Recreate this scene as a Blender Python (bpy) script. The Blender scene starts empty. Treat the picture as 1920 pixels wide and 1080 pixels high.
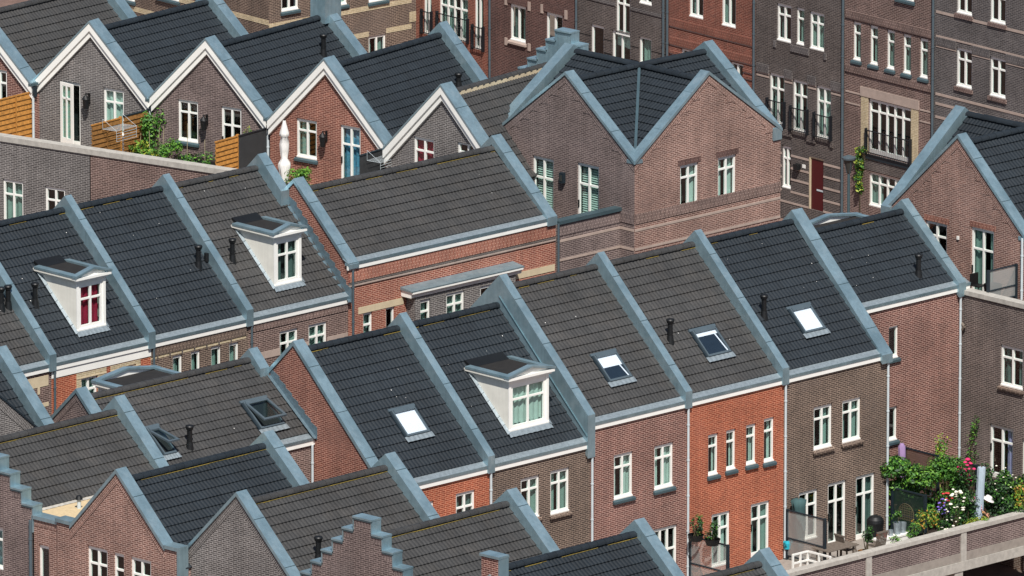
import bpy, math, random
from mathutils import Vector as V
rnd = random.Random(7)
sc = bpy.context.scene
# ------------------------------------------------------------------ camera, sky, sun, exposure
FPX = 24075.0
_e = math.radians(13.8)
CAMP = V((0, 0, 10)) + 450 * V((0, -math.cos(_e), math.sin(_e)))
FW = V((0, math.cos(_e), -math.sin(_e))); UPV = V((0, math.sin(_e), math.cos(_e))); RT = V((1, 0, 0))
cd = bpy.data.cameras.new('camera'); cam = bpy.data.objects.new('camera', cd); sc.collection.objects.link(cam)
cam.location = CAMP; cam.rotation_euler = FW.to_track_quat('-Z', 'Y').to_euler()
cd.sensor_width = 36; cd.lens = 36 * FPX / 1920; cd.clip_start = 1; cd.clip_end = 5000
sc.camera = cam
SUN_AZ, SUN_EL = math.radians(-84), math.radians(53)
wd = bpy.data.worlds.new('World'); sc.world = wd; wd.use_nodes = True
_nt = wd.node_tree; _bg = _nt.nodes['Background']
_sky = _nt.nodes.new('ShaderNodeTexSky'); _sky.sky_type = 'NISHITA'; _sky.sun_disc = False
_sky.sun_elevation = SUN_EL; _sky.sun_rotation = math.pi / 2 - SUN_AZ
_nt.links.new(_sky.outputs[0], _bg.inputs[0]); _bg.inputs[1].default_value = 0.075
sl = bpy.data.lights.new('sun', 'SUN'); sl.energy = 4.8; sl.angle = math.radians(0.5); sl.color = (1, .955, .89)
so = bpy.data.objects.new('sun', sl); sc.collection.objects.link(so)
_s = V((math.cos(SUN_EL) * math.cos(SUN_AZ), math.cos(SUN_EL) * math.sin(SUN_AZ), math.sin(SUN_EL)))
so.rotation_euler = (-_s).to_track_quat('-Z', 'Y').to_euler(); so.location = (0, -60, 80)
sc.view_settings.view_transform = 'Standard'; sc.view_settings.look = 'None'
sc.view_settings.exposure = 0.05; sc.view_settings.gamma = 1

# ------------------------------------------------------------------ surveying: photo point -> place on a known plane
CR = {'A': (0, 0, 3.6), 'B': (440, 0, 3.6), 'C': (900, 0, 3.5556), 'D': (1400, 0, 3.6), 'E': (0, 280, 3.6), 'F': (440, 280, 3.6),
      'G': (900, 280, 3.5556), 'H': (1400, 280, 3.6), 'I': (0, 540, 3.857), 'J': (440, 540, 3.692), 'K': (900, 540, 3.5556),
      'L': (1400, 540, 3.692), 'M': (0, 800, 3.857), 'N': (440, 800, 3.692), 'O': (900, 800, 3.5556), 'P': (1400, 800, 3.692),
      'Q': (1640, 820, 6), 'R': (1460, 920, 6.75), 'S': (480, 200, 6.857), 'U': (170, 190, 8.306), 'X': (0, 0, 1)}
def c(k, x, y):
    a = CR[k]; return (a[0] + x / a[2], a[1] + y / a[2])
def ray(p): return FW + RT * ((p[0] - 960) / FPX) - UPV * ((p[1] - 540) / FPX)
def at_z(p, z):
    r = ray(p); return CAMP + r * ((z - CAMP.z) / r.z)
class Fr:                                                     # a row's own axes: u along the ridge, v out of the facade
    def __init__(s, phu, p, z, phv=None):
        phv = phu - 90 if phv is None else phv
        a, b = math.radians(phu), math.radians(phv)
        s.u = V((math.cos(a), math.sin(a), 0)); s.v = V((math.cos(b), math.sin(b), 0))
        q = at_z(p, z); s.O = V((q.x, q.y, 0)); s.det = s.u.x * s.v.y - s.u.y * s.v.x
    def _l(s, P): return V(((P.x * s.v.y - P.y * s.v.x) / s.det, (s.u.x * P.y - s.u.y * P.x) / s.det, P.z))
    def W(s, u, v, z): return s.O + s.u * u + s.v * v + V((0, 0, z))
    def hit(s, p, i, val):
        o = s._l(CAMP - s.O); r = s._l(ray(p)); return o + r * ((val - o[i]) / r[i])
    def on_u(s, p, u): q = s.hit(p, 0, u); return q.y, q.z
    def on_v(s, p, v): q = s.hit(p, 1, v); return q.x, q.z
    def on_z(s, p, z): q = s.hit(p, 2, z); return q.x, q.y
class Wall:                                                   # a facade plane: a to the right, z up, n outwards
    def __init__(s, F, kind, at):
        s.F, s.kind, s.at, s.op = F, kind, at, []
        if kind == 'v': s.h, s.n, s.O = F.u, V((F.u.y, -F.u.x, 0)), F.W(0, at, 0)
        else: s.h, s.n, s.O = F.v, V((F.v.y, -F.v.x, 0)), F.W(at, 0, 0)
    def az(s, p): return s.F.on_v(p, s.at) if s.kind == 'v' else s.F.on_u(p, s.at)
    def P(s, a, z, d=0): return s.O + s.h * a + V((0, 0, z)) + s.n * d

# ------------------------------------------------------------------ materials
def lin(rgb): return tuple(((x / 255) / 12.92 if x <= 10 else (((x / 255) + .055) / 1.055) ** 2.4) for x in rgb) + (1,)
MATS = {}
def newmat(name):
    m = bpy.data.materials.new(name); m.use_nodes = True; MATS[name] = m
    return m, m.node_tree, m.node_tree.nodes['Principled BSDF']
def N(t, ty, **k):
    n = t.nodes.new(ty)
    for a, b in k.items(): setattr(n, a, b)
    return n
def mix(t, mode, fac, a, b):
    n = N(t, 'ShaderNodeMix', data_type='RGBA', blend_type=mode)
    for sock, val in ((n.inputs[0], fac), (n.inputs[6], a), (n.inputs[7], b)):
        if hasattr(val, 'is_output'): t.links.new(val, sock)
        else: sock.default_value = val
    return n.outputs[2]
def noise(t, vec, scale, detail=3, lo=.8, hi=1.2, rough=.6):
    n = N(t, 'ShaderNodeTexNoise'); n.inputs['Scale'].default_value = scale; n.inputs['Detail'].default_value = detail
    n.inputs['Roughness'].default_value = rough
    t.links.new(vec, n.inputs['Vector'])
    r = N(t, 'ShaderNodeMapRange'); t.links.new(n.outputs[0], r.inputs[0])
    r.inputs[1].default_value = .3; r.inputs[2].default_value = .7; r.inputs[3].default_value = lo; r.inputs[4].default_value = hi
    return r.outputs[0]
def brick(name, c1, c2, mo, var=.26, ms=.0115):
    m, t, b = newmat(name); tc = N(t, 'ShaderNodeTexCoord')
    br = N(t, 'ShaderNodeTexBrick'); t.links.new(tc.outputs['UV'], br.inputs['Vector'])
    br.offset = .5; br.squash = 1; br.inputs['Scale'].default_value = 1
    br.inputs['Color1'].default_value = lin(c1); br.inputs['Color2'].default_value = lin(c2); br.inputs['Mortar'].default_value = lin(mo)
    br.inputs['Mortar Size'].default_value = ms; br.inputs['Mortar Smooth'].default_value = .1; br.inputs['Bias'].default_value = 0
    br.inputs['Brick Width'].default_value = .22; br.inputs['Row Height'].default_value = .0667
    a = noise(t, tc.outputs['UV'], .55, 4, 1 - var, 1 + var); bb = noise(t, tc.outputs['UV'], 9, 2, .82, 1.18)
    mm = N(t, 'ShaderNodeMath', operation='MULTIPLY'); t.links.new(a, mm.inputs[0]); t.links.new(bb, mm.inputs[1])
    col = mix(t, 'MULTIPLY', 1, br.outputs[0], mm.outputs[0])
    mp = N(t, 'ShaderNodeMapping'); mp.inputs['Scale'].default_value = (2.6, .22, 1); t.links.new(tc.outputs['UV'], mp.inputs[0])
    st = noise(t, mp.outputs[0], 1.2, 4, .84, 1.1, .65); col = mix(t, 'MULTIPLY', 1, col, st)
    # pale lime bloom in drifting patches
    pf = noise(t, tc.outputs['UV'], .32, 5, -.5, .42, .7)
    pc = N(t, 'ShaderNodeClamp'); t.links.new(pf, pc.inputs[0])
    col = mix(t, 'MIX', pc.outputs[0], col, lin(tuple(int(x * .7 + 52) for x in c1)))
    t.links.new(col, b.inputs['Base Color']); b.inputs['Roughness'].default_value = .9
    bp = N(t, 'ShaderNodeBump'); bp.inputs['Strength'].default_value = .5; bp.inputs['Distance'].default_value = .012; bp.invert = True
    t.links.new(br.outputs['Fac'], bp.inputs['Height']); t.links.new(bp.outputs[0], b.inputs['Normal'])
def tile(name, col, warm, var=.09):
    m, t, b = newmat(name); tc = N(t, 'ShaderNodeTexCoord')
    fl = N(t, 'ShaderNodeVectorMath', operation='FLOOR'); t.links.new(tc.outputs['UV'], fl.inputs[0])
    wn = N(t, 'ShaderNodeTexWhiteNoise', noise_dimensions='2D'); t.links.new(fl.outputs[0], wn.inputs['Vector'])
    r = N(t, 'ShaderNodeMapRange'); t.links.new(wn.outputs[0], r.inputs[0]); r.inputs[3].default_value = 1 - var; r.inputs[4].default_value = 1 + var
    a = noise(t, tc.outputs['Object'], .5, 4, .78, 1.22); g = noise(t, tc.outputs['Object'], 22, 3, .75, 1.25)
    m1 = N(t, 'ShaderNodeMath', operation='MULTIPLY'); t.links.new(r.outputs[0], m1.inputs[0]); t.links.new(a, m1.inputs[1])
    m2 = N(t, 'ShaderNodeMath', operation='MULTIPLY'); t.links.new(m1.outputs[0], m2.inputs[0]); t.links.new(g, m2.inputs[1])
    k = noise(t, tc.outputs['Object'], 1.3, 4, -.5, .8); kc = N(t, 'ShaderNodeClamp'); t.links.new(k, kc.inputs[0])
    base = mix(t, 'MIX', kc.outputs[0], lin(col), lin(warm))
    o = mix(t, 'MULTIPLY', 1, base, m2.outputs[0]); t.links.new(o, b.inputs['Base Color'])
    b.inputs['Roughness'].default_value = .62; b.inputs['Specular IOR Level'].default_value = .35
def plain(name, col, rough=.6, var=.1, metal=0, scale=3, spec=.5, streak=0):
    m, t, b = newmat(name); tc = N(t, 'ShaderNodeTexCoord')
    a = noise(t, tc.outputs['Object'], scale, 4, 1 - var, 1 + var)
    col_ = mix(t, 'MULTIPLY', 1, lin(col), a)
    if streak:
        mp = N(t, 'ShaderNodeMapping'); mp.inputs['Scale'].default_value = (9, 9, .8); t.links.new(tc.outputs['Object'], mp.inputs[0])
        s_ = noise(t, mp.outputs[0], 1, 3, 1 - streak, 1 + streak); col_ = mix(t, 'MULTIPLY', 1, col_, s_)
    if name == 'zinc':                                          # white oxide bloom and dull patches
        ox = noise(t, tc.outputs['Object'], 2.3, 5, -.6, .55, .7); oc = N(t, 'ShaderNodeClamp'); t.links.new(ox, oc.inputs[0]); col_ = mix(t, 'MIX', oc.outputs[0], col_, lin((182, 201, 207)))
        dp = noise(t, tc.outputs['Object'], .9, 3, -.5, .5, .6); dc = N(t, 'ShaderNodeClamp'); t.links.new(dp, dc.inputs[0]); col_ = mix(t, 'MIX', dc.outputs[0], col_, lin((112, 140, 151)))
    t.links.new(col_, b.inputs['Base Color'])
    b.inputs['Roughness'].default_value = rough; b.inputs['Metallic'].default_value = metal; b.inputs['Specular IOR Level'].default_value = spec
    return m, t, b
brick('brick_orange', (158, 74, 48), (130, 54, 34), (200, 136, 106), .16)
brick('brick_umber', (125, 72, 58), (101, 53, 44), (191, 146, 128))
brick('brick_coral', (144, 75, 56), (120, 55, 43), (197, 152, 132))
brick('brick_red', (108, 63, 55), (80, 44, 41), (182, 148, 135))
brick('brick_brown', (100, 77, 71), (72, 54, 50), (166, 144, 135))
brick('brick_greybrown', (84, 68, 60), (61, 49, 44), (154, 135, 120))
brick('brick_grey', (91, 87, 86), (67, 63, 63), (159, 154, 150))
brick('brick_mauve', (100, 86, 83), (77, 64, 63), (156, 139, 134))
brick('brick_dark', (78, 71, 69), (56, 50, 50), (124, 114, 108))
brick('brick_slate', (84, 79, 79), (62, 58, 60), (130, 124, 121))
brick('brick_maroon', (84, 55, 51), (60, 39, 37), (128, 102, 94))
brick('brick_rust', (122, 63, 49), (98, 49, 39), (159, 117, 100))
brick('brick_pink', (126, 90, 79), (97, 67, 60), (188, 160, 148))
brick('brick_cream', (191, 174, 139), (176, 158, 122), (206, 193, 167), .08)
brick('brick_terrace', (89, 77, 73), (67, 58, 56), (148, 135, 128))
tile('tile_dark', (34, 41, 47), (38, 44, 49))
tile('tile_brown', (60, 60, 60), (68, 66, 64))
plain('zinc', (152, 179, 189), .42, .12, .62, 1.6, .5, .09)
plain('lead_dark', (104, 124, 134), .5, .2, .3, 9)
plain('zinc_dark', (92, 116, 124), .45, .12, .6, 1.6)
plain('lead', (150, 162, 168), .45, .18, .4, 9)
plain('white', (246, 245, 239), .45, .04, 0, 2, .4)
plain('cream_panel', (238, 235, 224), .5, .06, 0, 2, .4, .04)
plain('cream_stone', (206, 190, 160), .8, .1)
plain('pink_stone', (176, 158, 147), .85, .12)
plain('concrete', (178, 174, 166), .85, .16, 0, 5, .3, .06)
plain('pipe_white', (196, 206, 210), .4, .06)
plain('pipe_grey', (86, 100, 108), .45, .1, .2)
plain('black', (20, 22, 24), .5, .2)
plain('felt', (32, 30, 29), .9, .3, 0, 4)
plain('gravel_roof', (206, 184, 146), .95, .12, 0, 7)
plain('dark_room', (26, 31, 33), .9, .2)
plain('wood', (176, 122, 56), .7, .3, 0, 9)
plain('wood_dark', (132, 92, 44), .75, .35, 0, 9)
plain('wood_grey', (112, 102, 92), .8, .2, 0, 12)
plain('mesh_dark', (50, 52, 54), .8, .15)
plain('steel_dark', (38, 50, 58), .45, .1, .2)
plain('rail_black', (24, 28, 34), .5, .1)
plain('red_paint', (76, 14, 20), .4, .06)
plain('net', (196, 208, 200), .9, .1, 0, 2)
plain('net_grey', (140, 160, 152), .9, .1, 0, 2)
plain('drape_red', (168, 26, 60), .9, .2, 0, 6)
plain('drape_blue', (88, 140, 170), .9, .4, 0, 9)
plain('drape_dark', (92, 108, 104), .9, .2, 0, 3)
plain('blind_white', (250, 250, 248), .8, .02)
plain('lilac', (178, 160, 204), .9, .12)
plain('cloth_white', (236, 234, 230), .85, .08, 0, 6)
plain('cloth_blue', (176, 192, 206), .8, .06, 0, 6)
plain('cloth_green', (62, 92, 94), .85, .12, 0, 5)
plain('cloth_purple', (160, 132, 176), .85, .12)
plain('paving', (150, 142, 134), .9, .15, 0, 4)
plain('asphalt', (78, 78, 80), .95, .2, 0, 1.5)
plain('brick_paving', (120, 96, 86), .95, .25, 0, 2)
plain('soil', (44, 34, 28), .95, .3, 0, 6)
plain('terracotta', (176, 96, 64), .8, .15)
plain('turquoise', (40, 170, 190), .4, .05)
plain('teal_plastic', (40, 110, 104), .4, .05)
plain('lamp_glass', (60, 62, 60), .2, .1)
plain('skin', (206, 150, 122), .6, .08)
plain('navy', (24, 26, 44), .85, .2, 0, 9)
plain('moss', (126, 110, 50), .95, .4, 0, 14)
plain('stem', (82, 74, 54), .9, .2)
plain('cane', (160, 150, 120), .8, .2)
for nm, col in (('leaf', (58, 106, 34)), ('leaf_light', (98, 144, 46)), ('leaf_dark', (28, 58, 28)), ('leaf_yellow', (146, 154, 52)),
                ('leaf_autumn', (170, 120, 40)), ('petal_white', (244, 240, 220)), ('petal_pink', (220, 44, 110)), ('petal_violet', (120, 96, 190)), ('petal_red', (196, 60, 60))):
    m_, t_, b_ = plain(nm, col, .6, .35, 0, 3)
    b_.inputs['Subsurface Weight'].default_value = 0
m_, t_, b_ = newmat('shirt'); tc_ = N(t_, 'ShaderNodeTexCoord')
n_ = N(t_, 'ShaderNodeTexNoise'); n_.inputs['Scale'].default_value = 14; t_.links.new(tc_.outputs['Object'], n_.inputs['Vector'])
cr_ = N(t_, 'ShaderNodeValToRGB'); cr_.color_ramp.interpolation = 'CONSTANT'; cr_.color_ramp.elements[0].color = lin((230, 210, 216)); cr_.color_ramp.elements[1].position = .5; cr_.color_ramp.elements[1].color = lin((160, 30, 60))
t_.links.new(n_.outputs[0], cr_.inputs[0]); t_.links.new(cr_.outputs[0], b_.inputs['Base Color'])
def glassy(name, tint, fac, rough=.02, gcol=(1, 1, 1, 1)):
    m = bpy.data.materials.new(name); m.use_nodes = True; MATS[name] = m; t = m.node_tree
    out = t.nodes['Material Output']; t.nodes.remove(t.nodes['Principled BSDF'])
    tr = N(t, 'ShaderNodeBsdfTransparent'); tr.inputs[0].default_value = tint
    gl = N(t, 'ShaderNodeBsdfGlossy'); gl.inputs['Roughness'].default_value = rough; gl.inputs[0].default_value = gcol
    mx = N(t, 'ShaderNodeMixShader'); mx.inputs[0].default_value = fac
    t.links.new(tr.outputs[0], mx.inputs[1]); t.links.new(gl.outputs[0], mx.inputs[2]); t.links.new(mx.outputs[0], out.inputs[0])
glassy('glass', (.72, .86, .84, 1), .09)
glassy('glass_roof', (.86, .92, .98, 1), .12)
glassy('glass_screen', (.78, .80, .78, 1), .12, .25)
def frosted(name, col, fac):
    t = MATS[name].node_tree; out = t.nodes['Material Output']; src = out.inputs[0].links[0].from_socket; d = N(t, 'ShaderNodeBsdfDiffuse'); d.inputs[0].default_value = lin(col); mx = N(t, 'ShaderNodeMixShader'); mx.inputs[0].default_value = fac
    t.links.new(src, mx.inputs[1]); t.links.new(d.outputs[0], mx.inputs[2]); t.links.new(mx.outputs[0], out.inputs[0])
frosted('glass_screen', (196, 200, 198), .36)
glassy('glass_brown', (.50, .42, .36, 1), .10, .3)
glassy('glass_green', (.34, .42, .38, 1), .08, .3)
frosted('glass_brown', (112, 94, 86), .4); frosted('glass_green', (40, 62, 54), .3)
frosted('glass_brown', (112, 94, 86), .4); frosted('glass_green', (40, 62, 54), .3)

# ------------------------------------------------------------------ mesh builder
Z = V((0, 0, 1))
class MB:
    def __init__(s): s.v, s.f, s.m, s.uv, s.sm = [], [], [], [], []
    def face(s, pts, mat, ua=None, va=None, uvs=None, smooth=False):
        i = len(s.v); s.v += [V(p) for p in pts]; s.f.append(list(range(i, i + len(pts)))); s.m.append(mat); s.sm.append(smooth)
        if uvs is None:
            if ua is None:
                n = (pts[1] - pts[0]).cross(pts[2] - pts[0])
                if len(pts) > 3 and n.length < 1e-9: n = (pts[2] - pts[0]).cross(pts[3] - pts[0])
                if n.length > 1e-12: n.normalize()
                if abs(n.z) < .95:
                    ua = Z.cross(n)
                    if ua.length > 1e-9: ua.normalize()
                    if ua.x < 0: ua = -ua
                    va = n.cross(ua)
                    if va.z < 0: va = -va
                else: ua, va = V((1, 0, 0)), V((0, 1, 0))
            uvs = [(p.dot(ua), p.dot(va)) for p in pts]
        s.uv += uvs
    def grid(s, rows, mat, uvf=None, smooth=True):             # shared-vertex sheet; rows of equal length
        i = len(s.v); n = len(rows[0])
        for r in rows: s.v += r
        for a in range(len(rows) - 1):
            for b in range(n - 1):
                s.f.append([i + a * n + b, i + a * n + b + 1, i + (a + 1) * n + b + 1, i + (a + 1) * n + b]); s.m.append(mat); s.sm.append(smooth)
                s.uv += [uvf(a, b), uvf(a, b + 1), uvf(a + 1, b + 1), uvf(a + 1, b)] if uvf else [(0, 0)] * 4
    def prism(s, pts, ext, mat, matcap=None, mats=None):
        q = [p + ext for p in pts]; n = len(pts)
        s.face(pts, matcap or mat); s.face(q[::-1], matcap or mat)
        for i in range(n):
            j = (i + 1) % n; s.face([pts[i], pts[j], q[j], q[i]], mats[i] if mats else mat)
    def box(s, O, a, b, cc, mat): s.prism([O, O + a, O + a + b, O + b], cc, mat)
    def wbox(s, W, a0, a1, z0, z1, d0, d1, mat):
        s.prism([W.P(a0, z0, d0), W.P(a1, z0, d0), W.P(a1, z1, d0), W.P(a0, z1, d0)], W.n * (d1 - d0), mat)
    def cbox(s, p, sx, sy, sz, mat, rz=0):
        a = V((math.cos(rz), math.sin(rz), 0)); b = V((-math.sin(rz), math.cos(rz), 0))
        s.box(p - a * sx / 2 - b * sy / 2, a * sx, b * sy, V((0, 0, sz)), mat)
    def tube(s, p0, p1, r0, mat, r1=None, n=8, cap=True):
        r1 = r0 if r1 is None else r1; d = (p1 - p0).normalized(); a = d.orthogonal().normalized(); b = d.cross(a)
        A = [p0 + (a * math.cos(t) + b * math.sin(t)) * r0 for t in [i * math.tau / n for i in range(n)]]
        B = [p1 + (a * math.cos(t) + b * math.sin(t)) * r1 for t in [i * math.tau / n for i in range(n)]]
        i0 = len(s.v); s.v += A + B
        for i in range(n):
            j = (i + 1) % n; s.f.append([i0 + i, i0 + j, i0 + n + j, i0 + n + i]); s.m.append(mat); s.sm.append(True); s.uv += [(0, 0)] * 4
        if cap: s.face(A[::-1], mat); s.face(B, mat)
    def lathe(s, p, prof, mat, n=12):
        for (r0, z0), (r1, z1) in zip(prof, prof[1:]):
            s.tube(p + V((0, 0, z0)), p + V((0, 0, z1)), max(r0, .001), mat, max(r1, .001), n, cap=False)
    def build(s, name, parent=None, origin=None):
        o = origin if origin is not None else V((0, 0, 0))
        me = bpy.data.meshes.new(name); me.from_pydata([p - o for p in s.v], [], s.f)
        names = []
        for m in s.m:
            if m not in names: names.append(m)
        for m in names: me.materials.append(MATS[m])
        idx = {m: i for i, m in enumerate(names)}
        me.polygons.foreach_set('material_index', [idx[m] for m in s.m]); me.polygons.foreach_set('use_smooth', s.sm)
        ul = me.uv_layers.new(name='UVMap'); ul.data.foreach_set('uv', [x for p in s.uv for x in p]); me.update()
        ob = bpy.data.objects.new(name, me); sc.collection.objects.link(ob)
        if parent is not None: ob.parent = parent
        elif origin is not None: ob.location = origin
        return ob
class H:                                                     # a thing: an Empty at its base, parts hang under it
    def __init__(s, name, label, cat, loc, group=None):
        s.e = bpy.data.objects.new(name, None); sc.collection.objects.link(s.e); s.o = V(loc); s.e.location = s.o
        s.e['label'] = label; s.e['category'] = cat
        if group: s.e['group'] = group
    def part(s, name, mb, parent=None, label=None):
        if not mb.f: return None
        o = mb.build(name, parent or s.e, s.o)
        if label: o['label'] = label
        return o
def tagm(o, label, cat, group=None):
    o['label'] = label; o['category'] = cat
    if group: o['group'] = group
    return o
def struct(o): o['kind'] = 'structure'; return o

# ------------------------------------------------------------------ building parts
def clip(poly, ax, val, keep_less):
    out = []
    for i in range(len(poly)):
        p, q = poly[i], poly[(i + 1) % len(poly)]
        pi = (p[ax] <= val) if keep_less else (p[ax] >= val); qi = (q[ax] <= val) if keep_less else (q[ax] >= val)
        if pi: out.append(p)
        if pi != qi:
            t = (val - p[ax]) / (q[ax] - p[ax]); out.append((p[0] + t * (q[0] - p[0]), p[1] + t * (q[1] - p[1])))
    return out
def wall(h, W, polys, mat, name='wall', rev=.15, ops=None, d=0):
    ops = W.op if ops is None else ops; mb = MB()
    for poly in polys:
        a_ = [p[0] for p in poly]; z_ = [p[1] for p in poly]
        ca = sorted({min(a_), max(a_)} | {x for o in ops for x in o[:2] if min(a_) < x < max(a_)})
        cz = sorted({min(z_), max(z_)} | {x for o in ops for x in o[2:] if min(z_) < x < max(z_)})
        for i in range(len(ca) - 1):
            for j in range(len(cz) - 1):
                ma, mz = (ca[i] + ca[i + 1]) / 2, (cz[j] + cz[j + 1]) / 2
                if any(o[0] < ma < o[1] and o[2] < mz < o[3] for o in ops): continue
                q = clip(clip(clip(clip(poly, 0, ca[i], False), 0, ca[i + 1], True), 1, cz[j], False), 1, cz[j + 1], True)
                if len(q) > 2: mb.face([W.P(a, z, d) for a, z in q], mat, W.h, Z)
    for a0, a1, z0, z1 in ops:
        for p, q in (((a0, z0), (a0, z1)), ((a1, z0), (a1, z1)), ((a0, z1), (a1, z1)), ((a0, z0), (a1, z0))):
            mb.face([W.P(*p, d), W.P(*q, d), W.P(*q, d - rev), W.P(*p, d - rev)], mat)
    return h.part(name, mb)
CURT = {'net': ('net', 'sides'), 'netg': ('net_grey', 'sides'), 'full': ('net_grey', 'full'), 'fullw': ('net', 'full'), 'red': ('drape_red', 'full'), 'blue': ('drape_blue', 'full'),
        'dark': ('drape_dark', 'sides'), 'blind': ('net', 'blind'), 'louvre': ('net', 'louvre'), 'lilac': ('lilac', 'right'), 'left': ('net_grey', 'left')}
def window(h, W, a0, a1, z0, z1, style='cross', curt=None, sill=None, name='window', rec=.06, parent=None, open_op=True, tz=.70, mat='white', rail=False, label=None):
    if open_op: W.op.append((a0, a1, z0, z1))
    mb = MB(); w, hh = a1 - a0, z1 - z0; fw = .075 if w > .7 else .06; dm = -rec
    door = style.startswith('door'); bb = .17 if door else .12
    if style == 'cols': bb = .2
    a0 += .004; a1 -= .004; z0 += .004; z1 -= .004
    B = lambda x0, x1, y0, y1, d0=-.075, d1=0: mb.wbox(W, x0, x1, y0, y1, dm + d0, dm + d1, mat)
    B(a0, a0 + fw, z0, z1); B(a1 - fw, a1, z0, z1); B(a0 + fw, a1 - fw, z1 - (.11 if hh > 1.4 else .07), z1); B(a0 + fw, a1 - fw, z0, z0 + bb)
    zt = z0 + hh * tz; zb, ztop = z0 + bb, z1 - (.11 if hh > 1.4 else .07)
    ncol = {'cross': 2, 'door': 2, 'door3': 3, 'single': 1, 'plain': 1, 'cols': 5, 'four': 4, 'two': 2}[style]
    xs = [a0 + fw + (a1 - a0 - 2 * fw) * k / ncol for k in range(ncol + 1)]
    for k in range(1, ncol): B(xs[k] - .04, xs[k] + .04, zb, ztop)
    if style not in ('plain', 'two'):
        for k in range(ncol): B(xs[k] + (.04 if k else 0), xs[k + 1] - (.04 if k < ncol - 1 else 0), zt - .032, zt + .032, -.075, -.004)
    if not door and style != 'cols' and sill != 'none': B(a0 - .0, a1 + .0, z0 - .0, z0 + .05, 0, .05)
    wo = h.part(name, mb, parent)
    if label: wo['label'] = label
    sub = wo if parent is None else parent
    gp = MB(); gp.face([W.P(a0 + .03, z0 + .03, dm - .045), W.P(a1 - .03, z0 + .03, dm - .045), W.P(a1 - .03, z1 - .03, dm - .045), W.P(a0 + .03, z1 - .03, dm - .045)], 'glass')
    h.part('pane', gp, sub)
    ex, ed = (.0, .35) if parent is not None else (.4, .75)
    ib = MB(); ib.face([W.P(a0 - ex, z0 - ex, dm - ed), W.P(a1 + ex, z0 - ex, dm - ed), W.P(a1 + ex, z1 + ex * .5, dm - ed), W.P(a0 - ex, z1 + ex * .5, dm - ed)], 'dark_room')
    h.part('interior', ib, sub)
    if curt:
        cm, how = CURT[curt]; cb = MB(); dz = dm - .17
        def drape(x0, x1, y0=z0 + .06):
            n = max(4, int((x1 - x0) / .045)); rows = []
            ph = rnd.random() * 6
            for y in (y0, z1): rows.append([W.P(x0 + (x1 - x0) * i / n, y, dz + .028 * math.sin(i * 1.25 + ph) + .015 * math.sin(i * .5)) for i in range(n + 1)])
            cb.grid(rows, cm)
        if how == 'full': drape(a0 + .02, a1 - .02)
        elif how == 'sides': drape(a0 + .02, a0 + w * (.26 + .12 * rnd.random())); drape(a1 - w * (.26 + .12 * rnd.random()), a1 - .02)
        elif how == 'right': drape(a1 - w * .42, a1 - .02)
        elif how == 'left': drape(a0 + .02, a0 + w * .55)
        elif how == 'blind': cb.face([W.P(a0 + .05, z0 + hh * (.35 + .25 * rnd.random()), dz), W.P(a1 - .05, z0 + hh * .5, dz), W.P(a1 - .05, z1, dz), W.P(a0 + .05, z1, dz)], cm)
        elif how == 'louvre':
            k = z0 + .1
            while k < z1 - .1:
                cb.face([W.P(a0 + .06, k, dz + .03), W.P(a1 - .06, k, dz + .03), W.P(a1 - .06, k + (.05 if k > z0 + hh * .45 else .075), dz - .02), W.P(a0 + .06, k + (.05 if k > z0 + hh * .45 else .075), dz - .02)], cm); k += .085
        h.part('curtain', cb, sub)
    if sill in ('zinc', 'brick', 'stone', 'dark'):
        sb = MB(); sm = {'zinc': 'zinc_dark', 'brick': 'brick_greybrown', 'stone': 'pink_stone', 'dark': 'zinc_dark'}[sill]
        x0, x1 = a0 - .06, a1 + .06; pts = [(0.0, z0 - .13), (.09, z0 - .13), (.09, z0 - .05), (0.0, z0)]
        sb.prism([W.P(x0, z, d) for d, z in pts], W.h * (x1 - x0), sm); h.part('sill', sb, sub)
    if rail:
        rb = MB(); zr = z0 + .95
        for zz in (zr, z0 + .08): rb.wbox(W, a0 - .05, a1 + .05, zz - .018, zz + .018, .10, .14, 'rail_black')
        x = a0 - .05
        while x <= a1 + .06: rb.wbox(W, x - .007, x + .007, z0 + .08, zr, .112, .128, 'rail_black'); x += .125
        for x in (a0 - .06, a1 + .06): rb.wbox(W, x - .02, x + .02, z0 - .02, zr + .06, -.0 + .004, .14, 'rail_black')
        h.part('balcony_rail', rb, sub)
    if door:
        hb = MB(); hb.wbox(W, a0 + .03, a0 + .06, z0 + .95, z0 + 1.2, dm, dm + .05, 'black'); h.part('handle', hb, sub)
    return wo
def wpx(h, W, tl, br, hgt=None, **k):
    a0, z1 = W.az(tl); a1, z0 = W.az(br)
    if hgt: z0 = z1 - hgt
    return window(h, W, a0, a1, z0, z1, **k)
TG, TC = .345, .158
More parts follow.
